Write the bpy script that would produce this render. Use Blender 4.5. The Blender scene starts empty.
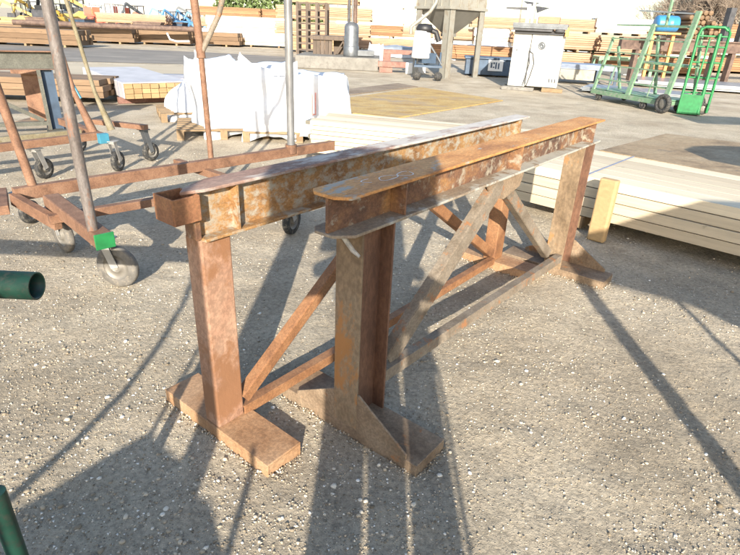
import bpy, bmesh, math, random
from math import sin, cos, pi, radians, sqrt
from mathutils import Vector, Matrix, noise
random.seed(11)
sc = bpy.context.scene
COL = sc.collection
SUN_EL = radians(20.5)
KS = math.tan(SUN_EL)/.374      # heights of the things behind the camera follow the sun

# ------------------------------------------------------------------ camera numbers
F_PX, PITCH, ROLL, CAMH = 532.58, .4436, .0454, 1.4871
def _ray(px, py):
    x, y = px-370, py-277.5
    cr, sr = cos(ROLL), sin(ROLL)
    X, Y = x*cr+y*sr, -x*sr+y*cr
    c, s = cos(PITCH), sin(PITCH)
    return Vector((X, F_PX*c-Y*s, -F_PX*s-Y*c))
def G(px, py, z=0.0):
    d = _ray(px, py); t = (z-CAMH)/d.z
    return Vector((d.x*t, d.y*t, z))
def AT(px, py, Y):
    d = _ray(px, py); t = Y/d.y
    return Vector((d.x*t, Y, CAMH+d.z*t))

# ------------------------------------------------------------------ materials
def newmat(name):
    m = bpy.data.materials.new(name); m.use_nodes = True
    nt = m.node_tree; nt.nodes.clear()
    out = nt.nodes.new('ShaderNodeOutputMaterial'); b = nt.nodes.new('ShaderNodeBsdfPrincipled')
    nt.links.new(b.outputs[0], out.inputs[0])
    return m, nt, b
def nd(nt, t, **kw):
    n = nt.nodes.new(t)
    for k, v in kw.items(): setattr(n, k, v)
    return n
def coords(nt, scale=(1,1,1), kind='Object', rnd=True):
    tc = nd(nt, 'ShaderNodeTexCoord'); mp = nd(nt, 'ShaderNodeMapping'); mp.inputs['Scale'].default_value = scale
    nt.links.new(tc.outputs[kind], mp.inputs[0])
    return mp.outputs[0]
def noise_tex(nt, vec, scale, detail=5, rough=.6, dist=0):
    n = nd(nt, 'ShaderNodeTexNoise'); n.inputs['Scale'].default_value = scale
    n.inputs['Detail'].default_value = detail; n.inputs['Roughness'].default_value = rough; n.inputs['Distortion'].default_value = dist
    nt.links.new(vec, n.inputs['Vector']); return n.outputs['Fac']
def ramp(nt, fac, stops, interp='LINEAR'):
    r = nd(nt, 'ShaderNodeValToRGB'); r.color_ramp.interpolation = interp
    el = r.color_ramp.elements
    while len(el) < len(stops): el.new(.5)
    for e, (p, c) in zip(el, stops):
        e.position = p; e.color = (c, c, c, 1) if isinstance(c, (int, float)) else (*c, 1)
    nt.links.new(fac, r.inputs[0]); return r.outputs[0]
def mix(nt, fac, a, b, mode='MIX'):
    m = nd(nt, 'ShaderNodeMix', data_type='RGBA', blend_type=mode)
    if isinstance(fac, (int, float)): m.inputs[0].default_value = fac
    else: nt.links.new(fac, m.inputs[0])
    for i, v in ((6, a), (7, b)):
        if isinstance(v, tuple): m.inputs[i].default_value = (*v, 1)
        else: nt.links.new(v, m.inputs[i])
    return m.outputs[2]
def bump(nt, b, h, strength=.3, dist=.01):
    n = nd(nt, 'ShaderNodeBump'); n.inputs['Strength'].default_value = strength; n.inputs['Distance'].default_value = dist
    nt.links.new(h, n.inputs['Height']); nt.links.new(n.outputs[0], b.inputs['Normal'])
def simple(name, col, rough=.6, metal=0, var=.25, scale=6, bmp=.15, stretch=(1,1,1), dirt=None):
    m, nt, b = newmat(name); v = coords(nt, stretch)
    f = noise_tex(nt, v, scale, 6)
    lo = tuple(c*(1-var) for c in col); hi = tuple(min(1, c*(1+var*.6)) for c in col)
    c = ramp(nt, f, [(.3, lo), (.7, hi)])
    if dirt:
        g = ramp(nt, noise_tex(nt, v, scale*2.7, 8, .7), [(.5, 0.), (.62, 1.)])
        c = mix(nt, g, c, dirt)
    nt.links.new(c, b.inputs['Base Color']); b.inputs['Roughness'].default_value = rough; b.inputs['Metallic'].default_value = metal
    if bmp: bump(nt, b, noise_tex(nt, v, scale*6, 6, .7), bmp, .005)
    return m
def desat(c, k, g): 
    a = sum(c)/3; return tuple((a+(x-a)*k)*g for x in c)
def rust(name, dark, mid, light, paint=None, amt=.5, scale=5, stretch=(1,1,1), rough=.75, pscale=None, seed=0.0, edge=.03, xg=None, sat=1.0):
    dark, mid, light = (desat(q, 1.0, .84) for q in (dark, mid, light))
    m, nt, b = newmat(name); v = coords(nt, stretch)
    off = nd(nt, 'ShaderNodeVectorMath', operation='ADD'); off.inputs[1].default_value = (seed*3.1, seed*1.7, seed*2.3)
    nt.links.new(v, off.inputs[0]); v = off.outputs[0]
    f = noise_tex(nt, v, scale, 8, .65, .4)
    c = ramp(nt, f, [(.3, dark), (.48, mid), (.7, light)])
    sp = ramp(nt, noise_tex(nt, v, scale*14, 4, .7), [(.42, .55), (.6, 1.12)])
    c = mix(nt, .55, c, sp, 'MULTIPLY')
    if paint:
        pf = noise_tex(nt, v, pscale or scale*1.6, 9, .72, .2)
        if xg:
            sx = nd(nt, 'ShaderNodeSeparateXYZ'); tcx = nd(nt, 'ShaderNodeTexCoord'); nt.links.new(tcx.outputs['Object'], sx.inputs[0])
            mr = nd(nt, 'ShaderNodeMapRange'); mr.inputs[1].default_value = xg[0]; mr.inputs[2].default_value = xg[1]; mr.inputs[3].default_value = xg[2]; mr.inputs[4].default_value = xg[3]
            nt.links.new(sx.outputs[0], mr.inputs[0]); ad = nd(nt, 'ShaderNodeMath', operation='ADD'); nt.links.new(pf, ad.inputs[0]); nt.links.new(mr.outputs[0], ad.inputs[1]); pf = ad.outputs[0]
        g = ramp(nt, pf, [(amt-edge, 0.), (amt+edge, 1.)])
        pc = mix(nt, noise_tex(nt, v, scale*3, 5), tuple(x*.72 for x in paint), paint)
        c = mix(nt, g, c, pc)
    nt.links.new(c, b.inputs['Base Color']); b.inputs['Roughness'].default_value = rough
    bump(nt, b, noise_tex(nt, v, scale*9, 8, .75), .5, .004)
    return m
def wood(name, col, var=.3, grain=(2, 40, 40), scale=1.5, rough=.75):
    m, nt, b = newmat(name); v = coords(nt, grain)
    f = noise_tex(nt, v, scale, 6, .65, .5)
    c = ramp(nt, f, [(.3, tuple(x*(1-var) for x in col)), (.7, col)])
    v2 = coords(nt, (1, 1, 1)); kn = ramp(nt, noise_tex(nt, v2, 9, 3), [(.66, 1.), (.72, .6)])
    c = mix(nt, .8, c, kn, 'MULTIPLY')
    at = nd(nt, 'ShaderNodeAttribute'); at.attribute_name = 'tone'      # each board its own tone
    c = mix(nt, .9, c, ramp(nt, at.outputs['Fac'], [(0., (.68, .62, .55)), (1., (1.08, 1.05, 1.0))]), 'MULTIPLY')
    nt.links.new(c, b.inputs['Base Color']); b.inputs['Roughness'].default_value = rough
    bump(nt, b, f, .25, .003)
    return m
def mixcols(c, k): return tuple(x*k for x in c)

MT = {}
# rusted steel of the two stands
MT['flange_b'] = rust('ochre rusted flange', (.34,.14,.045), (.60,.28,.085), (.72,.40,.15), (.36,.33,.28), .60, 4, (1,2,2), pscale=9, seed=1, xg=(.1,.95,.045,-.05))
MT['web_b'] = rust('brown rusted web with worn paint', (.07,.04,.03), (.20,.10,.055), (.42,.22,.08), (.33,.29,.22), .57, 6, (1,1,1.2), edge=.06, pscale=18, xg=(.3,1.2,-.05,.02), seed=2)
MT['bot_b'] = rust('grey green bottom flange', (.20,.13,.08), (.29,.22,.15), (.37,.32,.24), (.40,.385,.33), .52, 6, (1,1,1), pscale=7, xg=(.2,1.4,-.10,.05), seed=3)
MT['post_b'] = rust('olive brown post paint', (.15,.10,.055), (.27,.19,.115), (.34,.27,.18), (.38,.18,.06), .56, 4, (1,1,.6), pscale=4, seed=4)
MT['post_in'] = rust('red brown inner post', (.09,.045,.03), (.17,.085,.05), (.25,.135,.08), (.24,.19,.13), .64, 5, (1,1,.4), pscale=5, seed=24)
MT['brace_b'] = rust('olive grey brace paint', (.14,.105,.07), (.23,.185,.135), (.31,.26,.20), (.30,.14,.06), .58, 7, seed=5)
MT['foot_b'] = rust('brown olive foot', (.15,.10,.06), (.27,.19,.12), (.36,.27,.18), (.32,.15,.06), .62, 6, seed=6)
MT['flange_a'] = rust('pink brown worn flange', (.19,.10,.07), (.32,.19,.14), (.42,.29,.22), (.52,.48,.43), .51, 4, (.8,2,2), pscale=6, seed=7, edge=.08, xg=(0,1.3,-.13,.10))
MT['web_a'] = rust('orange rusted web with white paint flakes', (.19,.09,.035), (.36,.19,.07), (.47,.29,.12), (.37,.34,.27), .535, 7, (1,1,1.4), pscale=20, seed=8, edge=.07)
MT['post_a'] = rust('salmon primer post', (.22,.11,.06), (.37,.205,.13), (.47,.30,.20), (.26,.125,.06), .56, 4, (1,1,.8), pscale=3, seed=9)
MT['foot_a'] = rust('rust orange foot', (.27,.135,.06), (.41,.235,.12), (.50,.32,.185), None, .5, 6, seed=10)
MT['brace_a'] = rust('rust orange brace', (.17,.075,.035), (.30,.14,.06), (.40,.21,.10), None, .5, 8, seed=11)
MT['tube_a'] = rust('dark orange tube', (.18,.075,.035), (.29,.13,.06), (.38,.19,.08), None, .5, 9, seed=12)
MT['chalk'] = simple('chalk', (.62,.60,.56), .9, 0, .3, 30, 0)
MT['weld'] = simple('pale weld smear', (.50,.48,.44), .7, .2, .4, 40, .4)
MT['cartrust'] = rust('red brown cart steel', (.12,.06,.035), (.225,.115,.065), (.31,.175,.105), None, .5, 8, seed=13)
MT['cartpole'] = rust('grey brown scaffold pole', (.09,.07,.06), (.16,.135,.12), (.22,.195,.18), (.20,.10,.06), .60, 8, (1,1,.5), rough=.45, seed=14)
MT['galv'] = simple('galvanised pole', (.19,.19,.19), .45, .3, .35, 5, .1, (3,3,1))
MT['olivepole'] = rust('mustard green pole', (.16,.125,.06), (.22,.185,.11), (.27,.245,.18), None, .5, 8, seed=15)
MT['greenpaint'] = simple('bright green paint', (.015,.17,.05), .45, 0, .3, 12, .1)
MT['tealpaint'] = simple('teal paint', (.04,.19,.27), .5, 0, .2, 12, .1)
MT['tyre'] = simple('grey rubber wheel', (.13,.12,.105), .85, 0, .35, 14, .3, dirt=(.20,.175,.14))
MT['blacktyre'] = simple('black rubber', (.03,.03,.03), .8, 0, .3, 14, .2, dirt=(.12,.11,.09))
MT['wheelrim'] = simple('wheel centre', (.19,.175,.15), .55, .3, .3, 12, .2)
MT['zinc'] = simple('zinc fork', (.42,.41,.39), .4, .5, .3, 9, .1)
MT['darkgreen'] = simple('dark green paint', (.010,.045,.030), .45, .1, .4, 14, .1, dirt=(.03,.04,.03))
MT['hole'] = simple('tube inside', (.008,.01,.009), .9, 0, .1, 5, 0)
MT['board'] = wood('pale planed board', (.68,.61,.47), .26, (1.2, 30, 30))
MT['boardend'] = wood('yellow board', (.44,.31,.16), .28, (1.5, 20, 20))
MT['browntimber'] = wood('brown timber', (.22,.145,.085), .4, (1.5, 20, 20))
MT['timber'] = wood('orange brown timber', (.36,.20,.10), .35, (1.5, 20, 20))
MT['ptimber'] = wood('peach timber', (.46,.30,.195), .3, (1.5, 20, 20))
MT['oldwood'] = wood('weathered grey wood', (.13,.10,.078), .45, (12, 12, 2))
MT['palletwood'] = wood('pallet wood', (.30,.215,.125), .35, (6, 6, 6))
MT['strap'] = simple('plastic strap', (.20,.22,.30), .5, 0, .2, 10, 0)
MT['bag'] = simple('white woven sheet', (.62,.63,.65), .65, 0, .08, 5, .35, dirt=None)
MT['wrap'] = simple('white wrapping film', (.60,.60,.60), .5, 0, .08, 2, .3)
MT['greywrap'] = simple('grey lilac wrapping film', (.42,.40,.41), .5, 0, .2, 3, .4)
MT['redmark'] = simple('red stencil', (.62,.26,.22), .8, 0, .3, 30, 0)
MT['bluemark'] = simple('blue stencil', (.26,.30,.42), .8, 0, .3, 30, 0)
MT['plate1'] = rust('yellow rusted plate', (.32,.18,.06), (.52,.35,.12), (.60,.45,.20), (.36,.27,.17), .56, 1.6, (1,2.2,1), pscale=1.1, seed=16)
MT['plate2'] = rust('brown rusted plate', (.17,.115,.075), (.27,.20,.13), (.36,.29,.21), (.10,.095,.09), .64, 1.2, (1,1.8,1), pscale=1.0, seed=17)
MT['plate3'] = rust('stained ochre brown plate', (.20,.14,.08), (.36,.26,.15), (.46,.36,.23), (.13,.115,.10), .62, 1.4, (1,1.6,1), pscale=.9, seed=27)
MT['siloskin'] = simple('beige silo paint', (.25,.24,.205), .5, .1, .14, 1.5, .1, dirt=(.21,.18,.14))
MT['silocone'] = simple('grey hopper steel', (.20,.19,.165), .5, .2, .2, 2, .1)
MT['cream'] = simple('cream machine paint', (.50,.49,.445), .42, 0, .06, 2.5, .05, dirt=(.45,.43,.37))
MT['steel'] = simple('grey steel', (.15,.16,.17), .45, .5, .3, 6, .2)
MT['darksteel'] = simple('dark steel', (.07,.07,.075), .55, .3, .4, 6, .2)
MT['black'] = simple('black plastic', (.02,.02,.022), .5, 0, .2, 6, .1)
MT['brownsteel'] = rust('dark brown rail', (.07,.045,.035), (.14,.09,.07), (.22,.15,.11), None, .5, 5, seed=18)
MT['redsteel'] = rust('red oxide channel', (.20,.09,.07), (.29,.15,.115), (.35,.21,.165), None, .5, 5, seed=19)
MT['concrete'] = simple('concrete', (.19,.18,.16), .9, 0, .25, 3, .4, dirt=(.14,.13,.115))
MT['palegreen'] = simple('pale green paint', (.15,.26,.155), .5, .1, .2, 6, .1, dirt=(.25,.28,.22))
MT['midgreen'] = simple('dull green paint', (.13,.27,.17), .5, .1, .25, 6, .1, dirt=(.28,.25,.18))
MT['bluesheet'] = simple('blue grey sheet metal', (.20,.24,.32), .4, .4, .25, 3, .1)
MT['greysheet'] = simple('grey sheet metal', (.28,.30,.315), .4, .4, .2, 3, .1)
MT['tarp'] = simple('silver tarpaulin', (.24,.275,.32), .4, .15, .3, 2, .5)
MT['bluedark'] = simple('dark blue steel', (.045,.075,.12), .5, .2, .4, 4, .2)
MT['blue'] = simple('blue drum plastic', (.04,.20,.42), .4, 0, .1, 4, .05)
MT['yellow'] = simple('yellow machine paint', (.46,.30,.06), .45, 0, .2, 3, .1)
MT['red'] = simple('red machine paint', (.50,.075,.035), .45, 0, .2, 3, .1)
MT['mblue'] = simple('blue machine paint', (.10,.25,.46), .45, 0, .2, 3, .1)
MT['white'] = simple('white paint', (.60,.60,.59), .5, 0, .06, 4, .05)
MT['orangepaint'] = simple('orange panel', (.66,.28,.08), .5, 0, .15, 3, .1)
MT['bark'] = simple('grey brown bark', (.20,.16,.125), .9, 0, .35, 6, .5)
MT['twig'] = simple('pale brown twigs', (.27,.215,.165), .9, 0, .3, 6, 0)
MT['leaf'] = simple('hedge leaves', (.13,.18,.06), .7, 0, .4, 2, 0)
MT['skin'] = simple('skin', (.50,.30,.22), .55, 0, .1, 8, .05)
MT['shirt'] = simple('blue work shirt', (.08,.12,.20), .85, 0, .15, 8, .2)
MT['trousers'] = simple('dark trousers', (.05,.055,.07), .9, 0, .2, 8, .2)
MT['hair'] = simple('brown hair', (.05,.03,.02), .7, 0, .3, 30, .3)

# ------------------------------------------------------------------ mesh helper
class MB:
    def __init__(s): s.v = []; s.f = []; s.sm = []; s.tone = []
    def add(s, vs, fs, smooth=False, tone=None):
        n = len(s.v); t = random.random() if tone is None else tone
        s.v += [Vector(v) for v in vs]; s.f += [tuple(i+n for i in f) for f in fs]; s.sm += [smooth]*len(fs); s.tone += [t]*len(vs)
        return s
    def box(s, a, b, mat=None, tone=None):
        x0, y0, z0 = a; x1, y1, z1 = b
        vs = [Vector(p) for p in ((x0,y0,z0),(x1,y0,z0),(x1,y1,z0),(x0,y1,z0),(x0,y0,z1),(x1,y0,z1),(x1,y1,z1),(x0,y1,z1))]
        if mat is not None: vs = [mat @ v for v in vs]
        return s.add(vs, [(0,3,2,1),(4,5,6,7),(0,1,5,4),(1,2,6,5),(2,3,7,6),(3,0,4,7)], tone=tone)
    def obox(s, c, size, rotz=0, tilt=None):
        m = Matrix.Translation(Vector(c)) @ Matrix.Rotation(rotz, 4, 'Z')
        if tilt is not None: m = m @ tilt
        h = [x/2 for x in size]
        return s.box((-h[0],-h[1],-h[2]), (h[0],h[1],h[2]), m)
    def bar(s, p, q, w, h, up=(0,0,1), roll=0):
        """rectangular bar from p to q: w across, h along up"""
        p, q = Vector(p), Vector(q); d = (q-p); L = d.length; d.normalize()
        side = d.cross(Vector(up))
        if side.length < 1e-4: side = d.cross(Vector((1,0,0)))
        side.normalize(); u = side.cross(d)
        m = Matrix((side, d, u)).transposed().to_4x4(); m.translation = p
        if roll: m = m @ Matrix.Rotation(roll, 4, 'Y')
        return s.box((-w/2, 0, -h/2), (w/2, L, h/2), m)
    def prism(s, poly, z0, z1, m=None):
        """poly in xy, extruded in z, then placed by m"""
        n = len(poly)
        vs = [Vector((x, y, z0)) for x, y in poly]+[Vector((x, y, z1)) for x, y in poly]
        if m is not None: vs = [m @ v for v in vs]
        fs = [tuple(range(n-1, -1, -1)), tuple(range(n, 2*n))]+[(i, (i+1) % n, n+(i+1) % n, n+i) for i in range(n)]
        return s.add(vs, fs)
    def tube(s, pts, r, n=10, cap=True, inner=None):
        pts = [Vector(p) for p in pts]; rr = r if isinstance(r, (list, tuple)) else [r]*len(pts)
        vs = []; prev = None
        for i, p in enumerate(pts):
            d = (pts[min(i+1, len(pts)-1)]-pts[max(i-1, 0)]).normalized()
            if prev is None:
                a = d.cross(Vector((0,0,1)));
                if a.length < 1e-3: a = d.cross(Vector((1,0,0)))
                a.normalize()
            else:
                a = (prev-d*prev.dot(d)).normalized()
            prev = a; b = d.cross(a)
            for k in range(n):
                t = 2*pi*k/n; vs.append(p+(a*cos(t)+b*sin(t))*rr[i])
        fs = []
        for i in range(len(pts)-1):
            for k in range(n):
                fs.append((i*n+k, i*n+(k+1) % n, (i+1)*n+(k+1) % n, (i+1)*n+k))
        s.add(vs, fs, True)
        if cap:
            t = s.tone[-1]
            s.add(vs[:n], [tuple(range(n-1, -1, -1))], tone=t); s.add(vs[-n:], [tuple(range(n))], tone=t)
        return s
    def lathe(s, prof, m, n=24):
        """prof: (radius, height) pairs round local z"""
        vs = []; 
        for r, z in prof:
            for k in range(n): vs.append(m @ Vector((r*cos(2*pi*k/n), r*sin(2*pi*k/n), z)))
        fs = []
        for i in range(len(prof)-1):
            for k in range(n): fs.append((i*n+k, i*n+(k+1) % n, (i+1)*n+(k+1) % n, (i+1)*n+k))
        return s.add(vs, fs, True)
    def make(s, name, material, parent=None, org=None, bevel=0, subsurf=0, auto=True):
        me = bpy.data.meshes.new(name)
        o3 = Vector(org) if org is not None else Vector((0,0,0))
        me.from_pydata([v-o3 for v in s.v], [], s.f); me.update()
        at = me.attributes.new('tone', 'FLOAT', 'POINT'); at.data.foreach_set('value', s.tone)
        me.polygons.foreach_set('use_smooth', s.sm)
        me.materials.append(material)
        o = bpy.data.objects.new(name, me); COL.objects.link(o)
        if parent is not None: o.parent = parent
        if bevel:
            md = o.modifiers.new('bevel', 'BEVEL'); md.width = bevel; md.segments = 2; md.limit_method = 'ANGLE'; md.angle_limit = radians(40)
        return o
def tag(o, label=None, cat=None, group=None, kind=None):
    if label: o['label'] = label
    if cat: o['category'] = cat
    if group: o['group'] = group
    if kind: o['kind'] = kind
    return o
def thing(name, label, cat, loc=(0,0,0), rz=0, group=None):
    o = bpy.data.objects.new(name, None); o.empty_display_size = .2; COL.objects.link(o)
    o.location = loc; o.rotation_euler = (0,0,rz)
    return tag(o, label, cat, group)
def copy_tree(o, parent=None):
    c = o.copy(); COL.objects.link(c); c.parent = parent
    for ch in [x for x in COL.objects if x.parent == o]: copy_tree(ch, c)
    return c
def single(name, mb, material, label, cat, loc, group=None, bevel=0, world=True):
    o = mb.make(name, material, None, loc if world else None, bevel); o.location = loc
    return tag(o, label, cat, group)

# ================================================================== GROUND
def gheight(x, y):
    d = sqrt(x*x+y*y)
    k = max(0, min(1, (14-d)/8))
    h = noise.noise(Vector((x*1.3, y*1.3, 0)))*.010+noise.noise(Vector((x*5, y*5, 3)))*.008+noise.noise(Vector((x*15, y*15, 7)))*.0055
    return h*k-.004
def graded(a, b, fine0, fine1, step, grow=1.22):
    xs = []; x = fine0
    while x < fine1: xs.append(x); x += step
    s_ = step
    while x < b: xs.append(x); s_ *= grow; x += s_
    xs.append(b); x = fine0; s_ = step
    while x > a: s_ *= grow; x -= s_; xs.insert(0, max(x, a))
    return xs
xs = graded(-3000, 3000, -3.2, 3.6, .03); ys = graded(-200, 4000, .6, 6.0, .03)
g = MB(); nx = len(xs)
g.v = [Vector((x, y, gheight(x, y))) for y in ys for x in xs]; g.tone = [0]*len(g.v)
g.f = [(j*nx+i, j*nx+i+1, (j+1)*nx+i+1, (j+1)*nx+i) for j in range(len(ys)-1) for i in range(nx-1)]; g.sm = [True]*len(g.f)
m, nt, b = newmat('packed gravel yard'); v = coords(nt)
big = noise_tex(nt, v, .8, 7, .62); midn = noise_tex(nt, v, 2.2, 7, .65); fine = noise_tex(nt, v, 45, 6, .75)
c = ramp(nt, big, [(.28, (.32,.26,.18)), (.45, (.43,.36,.26)), (.6, (.50,.43,.32)), (.75, (.62,.56,.45))])
c = mix(nt, .75, c, ramp(nt, midn, [(.3, .66), (.5, .98), (.7, 1.18)]), 'MULTIPLY')
c = mix(nt, .85, c, ramp(nt, fine, [(.3, .42), (.5, .95), (.7, 1.35)]), 'MULTIPLY')
vo = nd(nt, 'ShaderNodeTexVoronoi'); vo.inputs['Scale'].default_value = 95; nt.links.new(v, vo.inputs['Vector'])
st = ramp(nt, vo.outputs['Distance'], [(.12, 1.), (.3, 0.)])
sel = nd(nt, 'ShaderNodeSeparateColor'); nt.links.new(vo.outputs['Color'], sel.inputs[0])
sg = nd(nt, 'ShaderNodeMath', operation='MULTIPLY'); nt.links.new(st, sg.inputs[0]); nt.links.new(ramp(nt, sel.outputs[0], [(.62, 0.), (.68, 1.)]), sg.inputs[1])
c = mix(nt, sg.outputs[0], c, (.50,.45,.37))
nt.links.new(c, b.inputs['Base Color']); b.inputs['Roughness'].default_value = .95
hs = nd(nt, 'ShaderNodeMath', operation='ADD'); nt.links.new(fine, hs.inputs[0]); nt.links.new(sg.outputs[0], hs.inputs[1])
bump(nt, b, hs.outputs[0], 1.0, .018)
tag(g.make('ground', m), kind='structure')

# loose stones
def stones(name, n, rng, smin, smax, mat, dens=1.0, small=False):
    t = (1+sqrt(5))/2
    iv = [Vector(p).normalized() for p in ((-1,t,0),(1,t,0),(-1,-t,0),(1,-t,0),(0,-1,t),(0,1,t),(0,-1,-t),(0,1,-t),(t,0,-1),(t,0,1),(-t,0,-1),(-t,0,1))]
    ifc = [(0,11,5),(0,5,1),(0,1,7),(0,7,10),(0,10,11),(1,5,9),(5,11,4),(11,10,2),(10,7,6),(7,1,8),(3,9,4),(3,4,2),(3,2,6),(3,6,8),(3,8,9),(4,9,5),(2,4,11),(6,2,10),(8,6,7),(9,8,1)]
    if small: iv = [Vector(p) for p in ((1,0,0),(-.5,.87,0),(-.5,-.87,0),(.2,.1,.9),(0,0,-.8),(-.4,.1,.75))]; ifc = [(0,1,3),(1,2,5),(2,0,3),(1,5,3),(2,3,5),(0,4,1),(1,4,2),(2,4,0)]
    M = MB()
    for _ in range(n):
        y = rng[2]+(rng[3]-rng[2])*random.random()**1.7
        w = (y+.6)*1.15
        x = random.uniform(-w, w)
        if noise.noise(Vector((x*1.1, y*1.1, 9)))+random.uniform(-.35, .35) < (-.35 if small else -.08): continue
        r = smin+(smax-smin)*random.random()**(2.2 if small else 3.5)
        sx, sy, sz = r*random.uniform(.7,1.3), r*random.uniform(.7,1.3), r*random.uniform(.45,.8)
        a = random.random()*6.28
        z = gheight(x, y)+sz*random.uniform(-.1,.5)
        vs = []
        for p in iv:
            q = p*random.uniform(.78, 1.15)
            X, Y = q.x*sx, q.y*sy
            vs.append((x+X*cos(a)-Y*sin(a), y+X*sin(a)+Y*cos(a), z+q.z*sz))
        M.add(vs, ifc, True)
    o = M.make(name, mat); return tag(o, kind='stuff')
m, nt, b = newmat('limestone chips'); at = nd(nt, 'ShaderNodeAttribute'); at.attribute_name = 'tone'
nt.links.new(ramp(nt, at.outputs['Fac'], [(0., (.15,.12,.08)), (.3, (.34,.275,.19)), (.65, (.50,.42,.31)), (.87, (.64,.58,.47)), (1., (.74,.72,.66))]), b.inputs['Base Color'])
b.inputs['Roughness'].default_value = .9
stone_mat = m
stones('gravel_stones', 75000, (0,0,.75,6.5), .0018, .0072, m, 1, True)
stones('loose_stones', 10500, (0,0,.75,7.5), .0032, .0112, m)

# road and far ground strips
def sheet(name, pts, z, mat, kind='structure'):
    M = MB(); M.add([(x, y, z) for x, y in pts], [tuple(range(len(pts)))]); return tag(M.make(name, mat), kind=kind)
road_m = simple('worn asphalt', (.17,.155,.135), .9, 0, .2, .8, .4, (.25,1,1), dirt=(.24,.215,.185))
sheet('road', [(-60, 15.0), (-12, 17.8), (-1.2, 20.9), (-1.2, 25.5), (-8, 26.5), (-60, 24)], .004, road_m)
sand_m = simple('pale sand', (.40,.345,.255), .95, 0, .15, .5, .3, (.3,1,1))
sheet('sand_verge', [(-60, 11.5), (-9, 12.5), (-1.8, 15.5), (-1.4, 19.8), (-12, 16.8), (-60, 14.2)], .004, sand_m)

def board_stack(name, label, cat, p0, ang, length, width, layers, lh, z0, mat, nacross, group=None, ragged=.03, bearers=(.2,.8), bearer_h=.1, straps=(), bmat='palletwood', gap=.003):
    """p0 = front left corner; boards run along ang; width goes back (left of the direction)"""
    r = thing(name, label, cat, (p0[0], p0[1], 0), ang, group)
    M = MB(); wb = width/nacross
    for k in range(layers):
        for j in range(nacross):
            a = random.uniform(-ragged, ragged); jj = random.uniform(-.003, .003)
            M.box((a, j*wb+gap+jj*4-(.012*random.random() if j == 0 else 0), z0+k*lh+.0015), (length+random.uniform(-ragged, ragged), (j+1)*wb-gap+jj, z0+(k+1)*lh-.0055))
    M.make('boards', MT[mat], r, bevel=.002 if length < 5 and layers*nacross < 80 and abs(p0[1]) < 8 else 0)
    for bq in bearers:
        M = MB(); M.box((length*bq-.05, -.03, z0-bearer_h), (length*bq+.05, width+.03, z0-.001)); M.make('bearer', MT[bmat], r)
    for sq in straps:
        M = MB(); zt_ = z0+layers*lh; x_ = length*sq
        M.box((x_, -.004, z0-.002), (x_+.016, -.001, zt_+.002)); M.box((x_, -.004, zt_+.0), (x_+.016, width+.003, zt_+.003)); M.make('strap', MT['strap'], r)
    return r

# ================================================================== STEEL STANDS
def Wpt(st, u, v, z):
    (ox, oy), psi = st
    return Vector((ox+u*cos(psi)-v*sin(psi), oy+u*sin(psi)+v*cos(psi), z))

# --- stand B (front right)
L, H, w, d, t = 2.44, 1.012, .1532, .1386, .011
sB = thing('steel_stand', 'rusty steel beam stand in front, ochre top flange with chalk marks, gussets at its feet', 'sawhorse', (-.1472, 1.5746, 0), .9045, 'rusty steel beam stands')
h = w/2; cz = .045
M = MB()
M.prism([(0,-h+cz),(cz*.8,-h),(L,-h),(L,h-.02),(L-.02,h),(cz*.5,h),(0,h-cz*.6)], H-t, H)
tf = M.make('top_flange', MT['flange_b'], sB, bevel=.003)
# chalk rings on the top flange
M = MB()
def ring(M, cx, cy, rx, ry, z, ww=.004, a0=0, a1=2*pi, n=26):
    vs = []; 
    for i in range(n+1):
        a = a0+(a1-a0)*i/n; wob = 1+.10*sin(3*a+cx*30)
        for k in (-1, 1): vs.append((cx+(rx*wob+k*ww/2)*cos(a), cy+(ry*wob+k*ww/2)*sin(a), z))
    M.add(vs, [(2*i, 2*i+1, 2*i+3, 2*i+2) for i in range(n)])
ring(M, .30, -.01, .045, .022, H+.0012); ring(M, .39, -.018, .035, .024, H+.0012, a0=.6, a1=6.6); ring(M, .22, .01, .03, .018, H+.0012, a0=1, a1=4.5)
M.make('chalk_marks', MT['chalk'], tf)
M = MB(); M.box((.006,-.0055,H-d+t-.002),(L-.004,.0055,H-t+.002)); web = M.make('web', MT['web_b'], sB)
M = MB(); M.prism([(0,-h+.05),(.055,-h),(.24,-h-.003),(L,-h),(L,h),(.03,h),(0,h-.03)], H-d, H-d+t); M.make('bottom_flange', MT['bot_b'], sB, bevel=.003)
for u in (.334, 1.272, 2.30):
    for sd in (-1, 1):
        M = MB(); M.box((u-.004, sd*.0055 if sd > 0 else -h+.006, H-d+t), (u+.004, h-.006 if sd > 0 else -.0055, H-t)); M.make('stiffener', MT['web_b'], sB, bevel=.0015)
zt = H-d
def hpost(root, u0, u1, pv, mat, z0, z1, lean=0):
    M = MB(); tt = .010
    M.box((u0, -pv, z0), (u0+tt, pv, z1)); p_ = M.make('post', mat, root, bevel=.002)
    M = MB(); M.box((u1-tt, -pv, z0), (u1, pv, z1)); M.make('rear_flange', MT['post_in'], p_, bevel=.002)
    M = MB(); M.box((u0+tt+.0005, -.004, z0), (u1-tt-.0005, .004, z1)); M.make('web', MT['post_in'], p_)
    return p_
def foot_channel(root, u0, u1, v0, v1, fh, mat):
    M = MB(); M.box((u0, v0, fh-.010), (u1, v1, fh)); M.box((u0, v0, -.012), (u0+.010, v1, fh-.0095)); M.box((u1-.010, v0, -.012), (u1, v1, fh-.0095))
    f_ = M.make('foot', mat, root, bevel=.003)
    for v_ in (v0, v1-.009):
        M = MB(); M.box((u0+.0105, v_+.001, -.012), (u1-.0105, v_+.009, fh-.0105)); M.make('end_plate', mat, f_)
    return f_
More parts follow.
